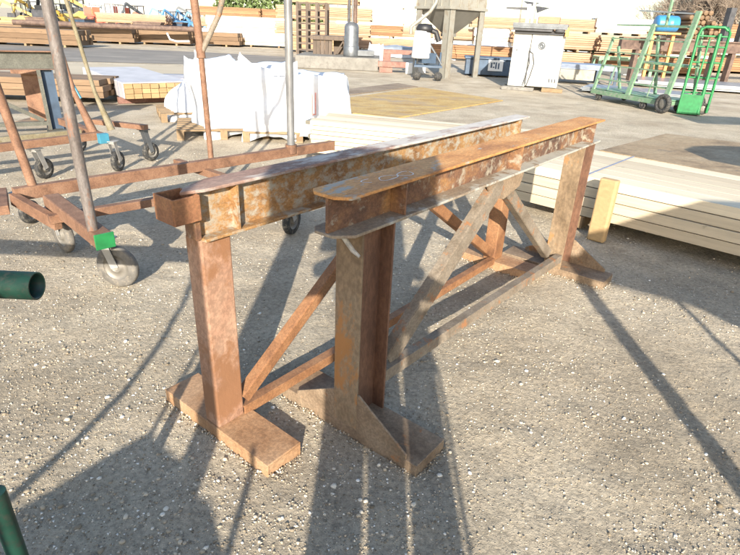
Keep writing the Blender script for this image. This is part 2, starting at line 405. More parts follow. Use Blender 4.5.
def tri(root, u, v0, v1, z0, z1, mat, name='gusset', th=.009, nib=.02):
    """triangular plate in the plane u = const: full height at v0, low at v1"""
    m = Matrix(((0,0,1,u),(1,0,0,0),(0,1,0,0),(0,0,0,1)))
    s_ = 1 if v1 > v0 else -1
    poly = [(v0, z0), (v1, z0), (v1, z0+nib), (v0+s_*.008, z1), (v0, z1)]
    if s_ < 0: poly = poly[::-1]
    M = MB(); M.prism(poly, 0, th, m); return M.make(name, mat, root, bevel=.0015)
fh = .050
for k, u0 in enumerate((.1155, 2.225)):
    u1 = u0+.1817
    hpost(sB, u0, u1, .0584, MT['post_b'], fh-.001, zt+.001)
    foot_channel(sB, u0, u0+.19, -.350, .3656, fh, MT['foot_b'])
    uu = u0+.001 if k == 0 else u1-.012
    tri(sB, uu, -.0584, -.30, fh-.001, fh+.165, MT['foot_b']); tri(sB, uu, .0584, .27, fh-.001, fh+.135, MT['foot_b'])
# weld smear on the near post
M = MB(); M.tube([(.1145, .045, .86), (.1145, .02, .835), (.1145, -.02, .80), (.1145, -.05, .785)], [.006,.011,.010,.006], 6); M.make('weld_bead', MT['weld'], sB)
M = MB(); M.bar((.2972, -.034, .205), (2.2255, -.034, .125), .044, .055); M.make('stringer', MT['brace_b'], sB, bevel=.0015)
def angle_brace(root, p, q, mat, wd=.065, v=-.02):
    M = MB(); M.bar((p[0], v, p[1]), (q[0], v, q[1]), .006, wd, up=(0,0,1))
    dd = Vector((q[0]-p[0], 0, q[1]-p[1])).normalized(); nrm = Vector((-dd.z, 0, dd.x))*(wd/2)
    M.bar(Vector((p[0], v+.022, p[1]))+nrm, Vector((q[0], v+.022, q[1]))+nrm, .044, .006); return M.make('brace', mat, root, bevel=.0015)
angle_brace(sB, (.355, .235), (1.19, .835), MT['brace_b'], .085, -.03); angle_brace(sB, (2.17, .155), (1.30, .80), MT['brace_b'], .06, .012)
M = MB(); m = Matrix(((1,0,0,0),(0,0,-1,-.012),(0,1,0,0),(0,0,0,1))); M.prism([(1.03,zt+.002),(1.10,zt-.10),(1.25,zt-.135),(1.42,zt-.10),(1.46,zt+.002)], 0, .007, m); M.make('gusset', MT['foot_b'], sB)

# --- stand A (rear left)
LA, HA, wa, da = 2.4113, 1.0095, .0983, .1784
sA = thing('steel_stand', 'rusty steel beam stand behind the front one, salmon post and square tube stub', 'sawhorse', (-.5815, 1.5941, 0), .9015, 'rusty steel beam stands')
h = wa/2
M = MB(); M.prism([(-.045,-.035),(.03,-h-.006),(LA,-h),(LA,h),(.10,h),(-.01,.0)], HA-t, HA); M.make('top_flange', MT['flange_a'], sA, bevel=.003)
M = MB(); M.box((.012,-.005,HA-da+t-.002),(LA-.004,.005,HA-t+.002)); M.make('web', MT['web_a'], sA)
M = MB(); M.box((.02,-h,HA-da),(LA,h,HA-da+t)); M.make('bottom_flange', MT['web_a'], sA, bevel=.003)
for u in (.16, 2.30):
    for sd in (-1, 1):
        M = MB(); M.box((u-.004, .005 if sd > 0 else -h+.004, HA-da+t), (u+.004, h-.004 if sd > 0 else -.005, HA-t)); M.make('stiffener', MT['web_a'], sA)
zt = HA-da
for k, u0 in enumerate((.018, 2.27)):
    M = MB(); M.box((u0, -.021-.0, .054), (u0+.1193, .0662, zt+.001)); M.make('post', MT['post_a' if k == 0 else 'brace_a'], sA, bevel=.006)
    foot_channel(sA, u0-.006, u0+.158, -.3054, .3468, .0552, MT['foot_a'])
M = MB(); M.bar((.1373, -.003, .088), (2.271, -.003, .075), .044, .008); M.bar((.1373, -.024, .068), (2.271, -.024, .055), .007, .04); M.make('stringer', MT['brace_a'], sA, bevel=.0015)
angle_brace(sA, (.15, .12), (1.10, .80), MT['brace_a'], .046, -.02); angle_brace(sA, (2.24, .12), (1.20, .80), MT['brace_a'], .054, -.02)
# square tube stub across the near end of the beam (open box)
M = MB(); a0, a1, b0, b1, z0, z1, tt = -.083, .012, -.055, .052, .912, .996, .006
M.box((a0, b0, z0), (a1, b0+tt, z1)); M.box((a0, b1-tt, z0), (a1, b1, z1)); M.box((a0, b0+tt, z0), (a0+tt, b1-tt, z1)); M.box((a1-tt, b0+tt, z0), (a1, b1-tt, z1)); M.box((a0+tt, b0+tt, z0), (a1-tt, b1-tt, z0+tt))
M.make('tube_stub', MT['tube_a'], sA, bevel=.003)
M = MB(); M.box((0, -.03, .838), (.02, .03, .912)); M.make('end_bracket', MT['web_b'], sA, bevel=.002)

M = MB(); rndf = random.Random(5)
for st_, ua, ub, va, vb in (((( -.1472, 1.5746), .9045), .1155, .3055, -.350, .3656), (((-.1472, 1.5746), .9045), 2.225, 2.415, -.350, .3656), (((-.5815, 1.5941), .9015), .012, .176, -.3054, .3468), (((-.5815, 1.5941), .9015), 2.264, 2.428, -.3054, .3468)):
    for _ in range(500):
        e_ = rndf.random(); dd_ = abs(rndf.gauss(0, .016))+.001
        if e_ < .42: u_, v_ = ua-dd_, rndf.uniform(va, vb)
        elif e_ < .80: u_, v_ = ub+dd_, rndf.uniform(va, vb)
        elif e_ < .9: u_, v_ = rndf.uniform(ua, ub), va-dd_
        else: u_, v_ = rndf.uniform(ua, ub), vb+dd_
        c_ = Wpt(st_, u_, v_, 0); r_ = rndf.uniform(.002, .008)*max(.4, 1-dd_*14); z_ = gheight(c_.x, c_.y)+r_*.3+max(0, .010-dd_*.4)*rndf.random()
        vs = [c_+Vector((0,0,z_))+Vector(p_)*r_*rndf.uniform(.7,1.2) for p_ in ((1,0,0),(-.5,.87,0),(-.5,-.87,0),(.2,.1,.9),(0,0,-.8),(-.4,.1,.75))]
        M.add(vs, [(0,1,3),(1,2,5),(2,0,3),(1,5,3),(2,3,5),(0,4,1),(1,4,2),(2,4,0)], True)
tag(M.make('grit_round_feet', stone_mat), kind='stuff')

# ================================================================== CASTERS
def caster(root, org, x, y, ang, r=.115, mat='tyre', top=.30, lean=0, fork='zinc', wd=.045):
    """wheel on the ground at x,y; ang = heading of rolling direction"""
    d = Vector((cos(ang), sin(ang), 0)); sd = Vector((-sin(ang), cos(ang), 0)); c = Vector((x, y, r-.002))
    M = MB(); off = d*(-.055); tp = Vector((x, y, top))+off
    for k in (-1, 1):
        M.bar(c+sd*k*(wd/2+.010), tp+sd*k*(wd/2+.010)+Vector((0,0,-.02)), .05, .005, up=sd)
    M.obox(tp+Vector((0,0,-.013)), (.10,.10,.010), ang); M.obox(tp+Vector((0,0,-.028)), (.06,wd+.03,.022), ang)
    fk = M.make('caster', MT[fork], root, org, bevel=.0015)
    m = Matrix((sd.cross(Vector((0,0,1)))*-1, Vector((0,0,1)), sd)).transposed().to_4x4(); m.translation = c
    M = MB(); M.lathe([(r*.62,-wd/2),(r*.93,-wd/2),(r,-wd/2*.6),(r,wd/2*.6),(r*.93,wd/2),(r*.62,wd/2)], m, 28); wh = M.make('wheel', MT[mat], fk, org)
    M = MB(); M.lathe([(.001,-wd/2*.5),(r*.14,-wd/2*.5),(r*.16,-wd/2*1.25),(r*.24,-wd/2*1.25),(r*.28,-wd/2*.4),(r*.55,-wd/2*.5),(r*.63,-wd/2*.9)], m, 20)
    M.lathe([(.001,wd/2*.5),(r*.14,wd/2*.5),(r*.16,wd/2*1.25),(r*.24,wd/2*1.25),(r*.28,wd/2*.4),(r*.55,wd/2*.5),(r*.63,wd/2*.9)], m, 20)
    M.make('hub', MT['wheelrim'], fk, org)
    return fk

# ================================================================== CART 1 (red brown pipe cart on casters)
o1 = (-1.5, 4.0, 0)
c1 = thing('pipe_cart', 'long red brown pipe cart with a grey pole and a green capped end', 'cart', o1, 0, 'rusty pipe carts on casters')
def bx(root, org, name, mat, p, q, w_, h_, bevel=.003): M = MB(); M.bar(p, q, w_, h_); return M.make(name, MT[mat], root, org, bevel=bevel)
bx(c1, o1, 'rail', 'cartrust', (-2.42,3.43,.355), (-.44,5.50,.355), .062, .085)
bx(c1, o1, 'rail', 'cartrust', (-2.02,3.12,.305), (-.75,4.28,.305), .055, .055)
cm = bx(c1, o1, 'cross_member', 'cartrust', (-2.14,3.38,.345), (-1.475,2.72,.345), .10, .085, .010)
M = MB(); M.bar((-1.4785,2.7235,.345), (-1.470,2.715,.345), .105, .089); M.make('end_cap', MT['greenpaint'], cm, o1, bevel=.003)
bx(c1, o1, 'cross_member', 'cartrust', (-2.66,3.66,.295), (-2.40,3.27,.295), .06, .06)
bx(c1, o1, 'cross_member', 'cartrust', (-1.78,4.72,.30), (-.80,3.92,.30), .06, .06)
bx(c1, o1, 'cross_member', 'cartrust', (-.95,4.00,.30), (-.56,3.62,.30), .06, .06)
bx(c1, o1, 'cross_member', 'cartrust', (-2.42,3.42,.33), (-1.98,3.14,.27), .05, .08)
M = MB(); M.tube([(-1.56,2.775,.30), (-1.585,2.80,2.05)], .029, 14); M.make('pole', MT['cartpole'], c1, o1)
M = MB(); M.tube([(-2.34,3.53,.36), (-2.47,3.55,1.25), (-2.50,3.56,2.1)], .030, 12); p2 = M.make('pole', MT['cartrust'], c1, o1)
M = MB(); M.tube([(-2.475,3.55,1.22), (-2.62,3.60,1.5), (-2.68,3.62,2.1)], .024, 10); M.make('branch', MT['cartrust'], p2, o1)
M = MB(); M.tube([(-1.44,4.64,.36), (-1.455,4.66,1.18)], .024, 12); M.tube([(-1.455,4.66,1.18), (-1.46,4.67,1.28)], .036, 12); M.tube([(-1.46,4.67,1.28), (-1.50,4.68,2.1)], .031, 12); p3 = M.make('pole', MT['cartrust'], c1, o1)
M = MB(); M.tube([(-1.45,4.66,1.22), (-1.30,4.70,1.50), (-1.15,4.74,1.95)], .023, 10); M.make('branch', MT['brace_b'], p3, o1)
M = MB(); M.tube([(-.81,5.12,.39), (-.81,5.12,2.2)], .036, 14); M.make('pole', MT['galv'], c1, o1)
M = MB(); M.tube([(-.81,5.12,.34), (-.81,5.12,.42)], .055, 14); M.make('socket', MT['cartrust'], c1, o1)
caster(c1, o1, -1.50, 2.86, radians(-8), .128, top=.31)
caster(c1, o1, -2.08, 3.33, radians(-38), .125, top=.31)
caster(c1, o1, -2.62, 3.84, radians(80), .09, 'blacktyre', top=.27, fork='steel')
caster(c1, o1, -.62, 3.86, radians(70), .115, 'blacktyre', top=.28)

# ================================================================== CART 2 (behind, teal end)
o2 = (-3.2, 5.6, 0)
c2 = thing('pipe_cart', 'rusty pipe cart with a teal painted end and two thin bent poles', 'cart', o2, 0, 'rusty pipe carts on casters')
bx(c2, o2, 'rail', 'cartrust', (-4.6,3.35,.33), (-2.80,5.42,.36), .07, .07)
bx(c2, o2, 'rail', 'olivepole', (-4.9,3.75,.33), (-3.02,5.50,.37), .06, .06)
cm = bx(c2, o2, 'cross_member', 'cartrust', (-3.55,6.10,.36), (-2.74,5.36,.36), .07, .07)
M = MB(); M.bar((-2.745,5.366,.35), (-2.70,5.325,.35), .095, .095); M.make('end_cap', MT['tealpaint'], cm, o2, bevel=.004)
bx(c2, o2, 'cross_member', 'cartrust', (-3.1,5.95,.40), (-2.45,5.75,.40), .07, .05)
M = MB(); M.tube([(-2.86,5.45,.36), (-3.02,5.50,.78), (-3.10,5.52,1.3), (-3.22,5.55,2.1)], [.045,.024,.022,.032], 10); M.make('pole', MT['cartrust'], c2, o2)
M = MB(); M.tube([(-2.96,5.50,.7), (-3.08,5.53,.95), (-3.12,5.55,1.45)], .014, 8); M.make('pole', MT['tealpaint'], c2, o2)
M = MB(); M.tube([(-2.76,5.62,.38), (-2.88,5.64,.75), (-3.10,5.68,2.1)], [.040,.020,.020], 10); M.make('pole', MT['olivepole'], c2, o2)
caster(c2, o2, -2.66, 5.44, radians(85), .105, 'blacktyre', top=.33)
caster(c2, o2, -2.52, 5.95, radians(60), .10, 'blacktyre', top=.36, fork='steel')
caster(c2, o2, -3.46, 6.22, radians(80), .105, 'blacktyre', top=.33)
caster(c2, o2, -3.2, 5.05, radians(75), .10, 'blacktyre', top=.31)

# ================================================================== STAND C (far left)
LC = 2.6
sC = thing('steel_stand', 'grey green steel beam stand with rusty top at the far left behind the pipe carts', 'sawhorse', (-6.35, 6.05, 0), radians(30), 'rusty steel beam stands')
MT['webc'] = rust('grey green stand paint', (.07,.07,.055), (.10,.10,.08), (.14,.14,.115), (.16,.08,.045), .64, 5, seed=20)
M = MB(); M.box((0,-.07,1.0),(LC,.07,1.012)); M.make('top_flange', MT['cartrust'], sC, bevel=.003)
M = MB(); M.box((.01,-.005,.80),(LC-.01,.005,1.001)); M.make('web', MT['webc'], sC)
M = MB(); M.box((0,-.07,.79),(LC,.07,.802)); M.make('bottom_flange', MT['brownsteel'], sC, bevel=.003)
for u0 in (.1, 2.28):
    M = MB(); M.box((u0,-.07,.05),(u0+.012,.07,.79)); M.box((u0+.17,-.07,.05),(u0+.182,.07,.79)); M.box((u0+.012,-.005,.05),(u0+.17,.005,.79)); M.make('post', MT['bluedark' if u0 > 1 else 'webc'], sC)
    foot_channel(sC, u0-.02, u0+.2, -.35, .35, .05, MT['webc'])
M = MB(); M.box((u0,-.074,.05),(u0+.045,-.0705,.79)); M.make('face_strip', MT['webc'], sC)
angle_brace(sC, (.3, .75), (1.15, .12), MT['webc'], .05); angle_brace(sC, (2.25, .16), (1.25, .76), MT['webc'], .05)
M = MB(); M.box((.28,-.03,.10),(2.28,.03,.15)); M.make('stringer', MT['webc'], sC)
# rusty post of an older stand behind it
p = AT(40, 118, 7.9)
so = thing('steel_post', 'short orange rusted steel post standing behind the grey green stand', 'post', (p.x, p.y, 0))
M = MB(); M.box((-.13,-.02,.03),(.13,.0,.66)); M.box((-.13,.10,.03),(.13,.12,.66)); M.box((-.01,0,.03),(.01,.1,.66)); M.make('column', MT['cartrust'], so, bevel=.003)
M = MB(); M.box((-.24,-.06,.66),(.22,.16,.72)); M.make('cap_plate', MT['cartrust'], so, bevel=.003)
M = MB(); M.box((-.25,-.2,0),(.25,.3,.03)); M.make('base_plate', MT['foot_b'], so)

q = AT(20, 112, 9.5)
board_stack('plank_stack', 'low stack of weathered brown planks on the ground behind the grey green stand', 'planks', (q.x-1.6, q.y), radians(4), 3.0, .9, 3, .10, .12, 'browntimber', 5, bearers=(.2,.8), group=None)

# ================================================================== GREEN RACK at the left edge
z = .70; p = G(37, 286, z)
gr = thing('green_rack', 'dark green round tube rack whose open tube end pokes in at the left edge', 'rack', (-1.30, 1.2, 0))
og = (-1.30, 1.2, 0)
M = MB(); r0 = .0445
m = Matrix(((0,0,-1,p.x),(1,0,0,p.y),(0,1,0,z),(0,0,0,1)))
M.lathe([(r0-.005,.06),(r0-.005,0),(r0,0),(r0,1.95)], m, 32); tb = M.make('tube', MT['darkgreen'], gr, og)
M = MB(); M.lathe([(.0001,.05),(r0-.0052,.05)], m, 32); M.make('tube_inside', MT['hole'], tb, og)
M = MB(); M.tube([(p.x-1.9, p.y, 0), (p.x-1.9, p.y, .7)], .04, 16); M.make('leg', MT['darkgreen'], gr, og)
q = G(-5, 492, .55)
M = MB(); M.tube([(q.x, q.y, 0), (q.x, q.y, .55)], .020, 16); M.make('leg', MT['darkgreen'], gr, og)

# ================================================================== UNSEEN THINGS OUT OF VIEW, ADDED FOR THE SHADE THEY CAST
ob = (-1.0, -1.0, 0)
sb = thing('shade_caster_left', 'added steel form with a sloping rim and uprights casting shade from behind the camera, left', 'bin', ob)  # unseen; body outline and uprights cut to cast the left foreground shade
m = Matrix(((1,0,0,0),(0,0,-1,-.8),(0,1,0,0),(0,0,0,1)))
M = MB(); M.prism([(x_, z_*KS) for x_, z_ in [(-2.6,0.02),(-.39,.02),(-.39,.70),(-.51,.785),(-.57,.80),(-.68,.855),(-.75,.875),(-.84,.905),(-.91,.875),(-1.12,.76),(-1.5,.62),(-2.6,.5)]], 0, .7, m); M.make('body', MT['cartrust'], sb, ob, bevel=.004)
for x_, hh, rr in ((-.835, 1.30, .010), (-.785, 1.25, .009), (-.40, .93, .013)):
    M = MB(); M.tube([(x_, -.84, .3), (x_, -.84, hh*KS)], rr, 10); M.make('upright', MT['cartrust'], sb, ob)
M = MB(); M.box((-.67,-.88,.2),(-.56,-.81,2.05*KS)); M.make('upright', MT['cartrust'], sb, ob)
M = MB(); M.tube([(x_, -.83, z_*KS) for x_, z_ in [(-1.35,.55),(-1.18,.78),(-1.10,.89),(-1.05,1.0),(-1.035,1.13),(-1.06,1.31),(-1.16,1.55)]], .016, 10); M.make('handle', MT['cartpole'], sb, ob)  # bent pipe added to lay the thin curved shade line
orr = (1.8, -1.0, 0)
rk = thing('shade_rack', 'unseen steel rack behind the camera on the right, drooping shelf shaped for its shade', 'rack', orr)  # unseen; shelf edge and legs shaped to throw the shade on the right
m = Matrix(((1,0,0,0),(0,0,-1,-.95),(0,1,0,0),(0,0,0,1)))
M = MB(); M.prism([(x_, z_*KS) for x_, z_ in [(1.42,1.74),(1.62,1.69),(2.0,1.60),(2.25,1.42),(2.7,1.2),(4.6,1.1),(4.6,2.22),(2.35,2.2),(2.05,2.06),(1.9,1.98),(1.45,1.82)]], 0, .4, m); M.make('shelf', MT['timber'], rk, orr)
M = MB(); M.box((1.365,-1.05,0),(1.455,-.96,1.74*KS)); M.make('leg', MT['brownsteel'], rk, orr)
M = MB(); M.tube([(1.82,-.99,0),(1.95,-.99,1.62*KS)], .016, 8); M.make('leg', MT['brownsteel'], rk, orr)
M = MB(); M.box((4.4,-1.3,0),(4.5,-1.2,1.2*KS)); M.make('leg', MT['brownsteel'], rk, orr)
o4 = (5.5, 4.2, 0)
r4 = thing('shade_rack', 'added two tier rack form casting shade from just outside the right edge', 'rack', o4)  # added out of view to drop shade patches on the far right plate
M = MB(); M.prism([(4.5,4.3),(4.75,4.0),(5.2,4.15),(5.6,3.9),(7.5,3.9),(7.5,4.7),(5.3,4.75),(4.8,4.6)], 1.12, 1.38); M.make('shelf', MT['bluesheet'], r4, o4)
M = MB(); M.box((6.3,3.9,2.6),(7.8,4.7,2.75)); M.make('shelf', MT['bluesheet'], r4, o4)
for x_, y_ in ((5.4,4.1),(7.3,4.1),(7.3,4.6)): M = MB(); M.box((x_,y_,0),(x_+.07,y_+.07,2.6 if x_ > 6 else 1.12)); M.make('leg', MT['brownsteel'], r4, o4)

o5 = (-.05, -1.05, 0)
t5 = thing('shade_board', 'added tall steel panel on three broad legs behind the person, casting shade', 'shade_board', o5)  # added to block sun from the near beams and the centre ground
M = MB(); M.box((-.38,-1.25,1.78*KS),(.25,-.95,2.22*KS)); M.make('body', MT['steel'], t5, o5, bevel=.004)
M = MB(); M.box((-.21,-1.25,1.5*KS),(.22,-.95,1.78*KS)); M.make('lower_body', MT['steel'], t5, o5)
for xa_, xb_ in ((-.165,.012),(.038,.15),(.172,.335)): M = MB(); M.box((xa_,-1.2,0),(xb_,-.96,1.5*KS)); M.make('leg', MT['steel'], t5, o5)
M = MB(); M.tube([(.365,-1.0,0),(.35,-1.0,1.15*KS)], .008, 8); M.tube([(.35,-1.0,1.15*KS),(.30,-1.0,1.30*KS),(.2,-1.0,1.4*KS)], .008, 8); M.make('shade_rod', MT['steel'], t5, o5)  # thin rod added for the narrow shade line right of centre

# ------------------------------------------------------------------ photographer
def skin(name, pts, edges, radii, mat, parent, org, sub=2, root=0):
    me = bpy.data.meshes.new(name); me.from_pydata([Vector(p)-Vector(org) for p in pts], edges, []); me.update()
    o = bpy.data.objects.new(name, me); COL.objects.link(o); o.parent = parent; me.materials.append(mat)
    o.modifiers.new('skin', 'SKIN').use_smooth_shade = True
    sv = me.skin_vertices[0].data
    for i, r in enumerate(radii): sv[i].radius = (r, r) if not isinstance(r, tuple) else r; sv[i].use_root = (i == root)
    s_ = o.modifiers.new('sub', 'SUBSURF'); s_.levels = sub; s_.render_levels = sub
    return o
px0, py0 = .0, -.55; PS = 1.03
ph = thing('person', 'standing person in a dark blue shirt raising a small camera with both hands', 'person', (px0, py0, 0))
P = [(0,0,.93),(0,0,1.12),(0,0,1.32),(0,0,1.45),(0,.01,1.53),(0,.03,1.62),(0,.03,1.70),
     (-.09,0,.88),(-.09,.01,.50),(-.10,-.02,.10),(-.105,.11,.045),
     (.09,0,.88),(.09,.01,.50),(.09,-.02,.10),(.10,.11,.045),
     (-.19,0,1.42),(-.36,.04,1.34),(-.10,.26,1.42),(-.07,.31,1.45),
     (.19,0,1.42),(.34,.04,1.34),(.08,.26,1.42),(.05,.31,1.45)]
E_ = [(0,1),(1,2),(2,3),(3,4),(4,5),(5,6),(0,7),(7,8),(8,9),(9,10),(0,11),(11,12),(12,13),(13,14),(3,15),(15,16),(16,17),(17,18),(3,19),(19,20),(20,21),(21,22)]
Rr = [(.16,.11),(.14,.10),(.17,.11),(.13,.08),.055,(.075,.09),(.07,.08),.09,.062,.045,.04,.09,.062,.045,.04,.06,.048,.032,.03,.06,.048,.032,.03]
P = [(px0+x*1.05, py0+y, z*PS) for i_, (x, y, z) in enumerate(P)]
op = (px0, py0, 0)
skin('body', P, E_, Rr, MT['shirt'], ph, op)
for s_ in (-1, 1):
    for k, (dx, dz, l) in enumerate(((.0,.03,.075),(.0,.01,.085),(.0,-.01,.08),(.0,-.03,.065))):
        q = Vector((px0+s_*.065, py0+.31, 1.50+dz*.8))
        skin('finger', [q, q+Vector((-s_*.005,l*.5,.0)), q+Vector((-s_*.03,l*.75,0)), q+Vector((-s_*.045,l*.7,0))], [(0,1),(1,2),(2,3)], [.010,.009,.008,.007], MT['skin'], ph, op, 1)
    q = Vector((px0+s_*.06, py0+.30, 1.475)); skin('thumb', [q, q+Vector((-s_*.02,.02,.01)), q+Vector((-s_*.04,.03,.02))], [(0,1),(1,2)], [.012,.010,.009], MT['skin'], ph, op, 1)
M = MB(); M.lathe([(.001,.06),(.095,.06),(.105,.03),(.10,.09),(.06,.135),(.001,.145)], Matrix.Translation((px0,py0+.03,1.64)), 20); M.make('hair', MT['hair'], ph, op)
M = MB(); M.tube([(px0,py0+.10,1.72),(px0,py0+.125,1.68),(px0,py0+.11,1.67)], [.007,.014,.007], 8); M.make('nose', MT['skin'], ph, op)
oc = (px0, py0+.33, 0); M = MB(); M.box((px0-.05,py0+.325,1.465),(px0+.05,py0+.345,1.525)); mm = Matrix.Rotation(-pi/2, 4, 'X'); mm.translation = Vector((px0,py0+.345,1.495)); M.lathe([(.022,.0),(.022,.02),(.001,.02)], mm, 14)
single('camera', M, MT['black'], 'small black compact camera held by the person', 'camera', (px0, py0+.335, 1.50), bevel=.003)

# ================================================================== BOARD STACKS
aR = math.atan2(-.667, .745)
R0 = Vector((1.22, 4.73))
rs = board_stack('board_stack', 'long stack of pale planed boards lying beside the far end of the nearest stand', 'boards', R0, aR, 4.2, 1.12, 4, .083, .12, 'board', 6, gap=.0015, bearers=(.16,.55,.9), straps=(.155,), group='stacks of pale boards')
# round-cornered timber bearer leaning at the strap
M = MB(); q = G(586, 239); dv = Vector((.745,-.667,0)); nv = Vector((.667,.745,0))
m = Matrix((dv, nv, Vector((0,0,1)))).transposed().to_4x4(); m.translation = Vector((q.x, q.y, 0))
M.prism([(.0,-.0),(.13,-.0),(.135,.02),(.135,.07),(.0,.07)], 0, .50, m)
single('timber_block', M, MT['boardend'], 'upright yellow timber block standing against the side of the long board stack', 'timber block', (q.x, q.y, 0), bevel=.012)
L0 = Vector((-.80, 6.35))
board_stack('board_stack', 'low stack of pale boards behind the rear stand, right of the white bags', 'boards', L0, math.atan2(-.30,.954)*.9, 2.9, .78, 7, .052, .09, 'board', 7, bearers=(.1,.6), group='stacks of pale boards', ragged=.05)
# left bundle wrapped in film
bl = board_stack('board_stack', 'film wrapped stack of yellow boards on bearers, left of the tilted white bag', 'boards', (-4.50, 9.75), radians(128), 3.4, -.0+.01, 1, .01, .12, 'boardend', 1, bearers=(), group='stacks of pale boards')
for ch in [x for x in COL.objects if x.parent == bl]: bpy.data.objects.remove(ch)
bl.location = (-4.42, 9.72, 0); bl.rotation_euler = (0,0,radians(38))
M = MB()
for k in range(3):
    for j in range(8): M.box((j*.145+.004, random.uniform(-.03,.02), .12+k*.085), (j*.145+.139, 3.3, .12+k*.085+.08))
M.make('boards', MT['boardend'], bl, bevel=.003)
M = MB(); M.box((-.012,.10,.11),(1.17,3.34,.385)); M.make('film_wrap', MT['greywrap'], bl, bevel=.015)
for yy in (.35, 2.4): M = MB(); M.box((-.05,yy,0),(1.2,yy+.1,.112)); M.make('bearer', MT['redsteel'], bl)
M = MB(); M.box((-.016,.40,.10),(1.175,.42,.389)); M.make('strap', MT['strap'], bl)
p = AT(190, 92, 12.2)
ws = thing('sheet_bundle', 'flat bundle under crumpled pale film behind the tilted white bag', 'bundle', (p.x, p.y, 0), radians(20))
M = MB()
n = 14
vs = [(-1.6+3.2*i/n, -.6+1.2*j/n, .30+noise.noise(Vector((i*.7, j*.7, 1)))*.04-(.22 if i in (0,n) or j in (0,n) else 0)) for j in range(n+1) for i in range(n+1)]
M.add(vs, [(j*(n+1)+i, j*(n+1)+i+1, (j+1)*(n+1)+i+1, (j+1)*(n+1)+i) for j in range(n) for i in range(n)], True)
M.make('film', MT['greywrap'], ws); M = MB(); M.box((-1.55,-.55,.05),(1.55,.55,.22)); M.make('sheets', MT['board'], ws)

# ================================================================== PALLET + WHITE BAGS
def pallet(loc, rz, label, group='wooden pallets under the white bags', w=1.2, dd=1.0):
    r = thing('pallet', label, 'pallet', loc, rz, group)
    M = MB()
    for i in range(7): M.box((-w/2, -dd/2+i*(dd-.09)/6, .115), (w/2, -dd/2+i*(dd-.09)/6+.09, .135))
    M.make('deck', MT['palletwood'], r)
    M = MB()
    for x_ in (-w/2, -.045, w/2-.09): M.box((x_, -dd/2, 0), (x_+.09, dd/2, .02)); 
    M.make('bottom_boards', MT['palletwood'], r)
    for x_ in (-w/2, -.045, w/2-.09):
        for y_ in (-dd/2, -.07, dd/2-.14): M = MB(); M.box((x_, y_, .02), (x_+.09, y_+.14, .115)); M.make('block', MT['palletwood'], r)
    return r
def bag(name, label, loc, rz, w, dd, hh, z0, seed, ears=.12, taper=.9, skew=(0,0), drape=None, group='white bulk bags', bulge_=.07):
    r = thing(name, label, 'bag', loc, rz, group)
    n = 18; M = MB(); fs = []
    bm = bmesh.new(); bmesh.ops.create_cube(bm, size=1); bmesh.ops.subdivide_edges(bm, edges=bm.edges[:], cuts=n, use_grid_fill=True)
    for v in bm.verts:
        x, y, z = v.co.x*2, v.co.y*2, v.co.z+.5
        k = 1-(1-taper)*z
        rx = abs(x)**1.0; cor = (abs(x)*abs(y))**2.6; ck = .35+.9*abs(noise.noise(Vector((round(x)*3.3+seed, round(y)*5.1, seed*.7))))*1.6
        bulge = 1+bulge_*sin(pi*z)*(1-cor*.6)
        X, Y = x*w/2*k*bulge, y*dd/2*k*bulge
        # round corners
        f = 1-.06*cor*(1-.7*z); X *= f; Y *= f
        Z = z*hh
        if z > .6: Z += ears*ck*cor*(z-.6)/.4*(1+.5*noise.noise(Vector((x*3+seed, y*3, 0))))-.05*hh*(1-abs(x))*(1-abs(y))*(z-.6)/.4
        if z < .3 and drape: Z -= drape*cor*(.3-z)/.3
        nn = noise.noise(Vector((X*2.5+seed, Y*2.5, Z*2.0)))*.09-abs(noise.noise(Vector((X*3.4+seed*2, Y*3.4, Z*3.0))))*.07+noise.noise(Vector((X*7+seed, Y*7, Z*4)))*.02
        fold = .014*sin((X+Y)*26+4*noise.noise(Vector((X*2, Y*2, seed))))*(1-z*.5)
        d_ = Vector((x, y, 0)); d_ = d_.normalized() if d_.length > .01 else Vector((0,0,1))
        v.co = Vector((X, Y, Z))+d_*(nn+fold)+Vector((skew[0]*z, skew[1]*z, nn*.6))
    idx = {v: i for i, v in enumerate(bm.verts)}
    M.add([v.co.copy()+Vector((0,0,z0)) for v in bm.verts], [tuple(idx[v] for v in f.verts) for f in bm.faces], True); bm.free()
    M.make('sack', MT['bag'], r)
    return r
pb1 = G(200, 119); 
pallet((-2.95, 9.0, 0), radians(25), 'wooden pallet under the tilted white bag on the left')
pallet((-2.2, 7.72, 0), radians(18), 'wooden pallet under the tall pointed white bag')
pallet((-1.10, 7.75, 0), radians(8), 'wooden pallet under the large white bag behind the galvanised pole', w=1.5)
b1 = bag('bulk_bag', 'small white bag leaning over with slanted sides, leftmost of the white bags', (-2.98, 8.95, 0), radians(24), 1.02, .9, .66, .04, 3, .05, .40, (.20, .1), .10, bulge_=.0)
b2 = bag('bulk_bag', 'tall white bag with a pointed corner hanging to the ground, behind the forked rusty pole', (-2.12, 7.75, 0), radians(34), .84, .85, .90, .07, 8, .12, .80, (-.14,0), .34, bulge_=.02)
b3 = bag('bulk_bag', 'large white bag with a blue stencil and a peaked top, behind the galvanised pole', (-1.50, 7.65, 0), radians(14), .80, .85, .86, .08, 15, .13, .93, (0,0), .16)
b4 = bag('bulk_bag', 'white bag with a red stencil stripe, rightmost of the white bags', (-.80, 7.72, 0), radians(6), .76, .85, .76, .08, 23, .05, .96, (0,0), .05)
def stencil(parent, M, mat, name='stencil'): M.make(name, MT[mat], parent)
M = MB(); M.box((-.12,-.50,.38),(-.105,-.487,.66)); M.box((-.07,-.50,.38),(-.055,-.487,.66)); M.box((-.105,-.50,.38),(-.07,-.487,.395)); stencil(b4, M, 'redmark')
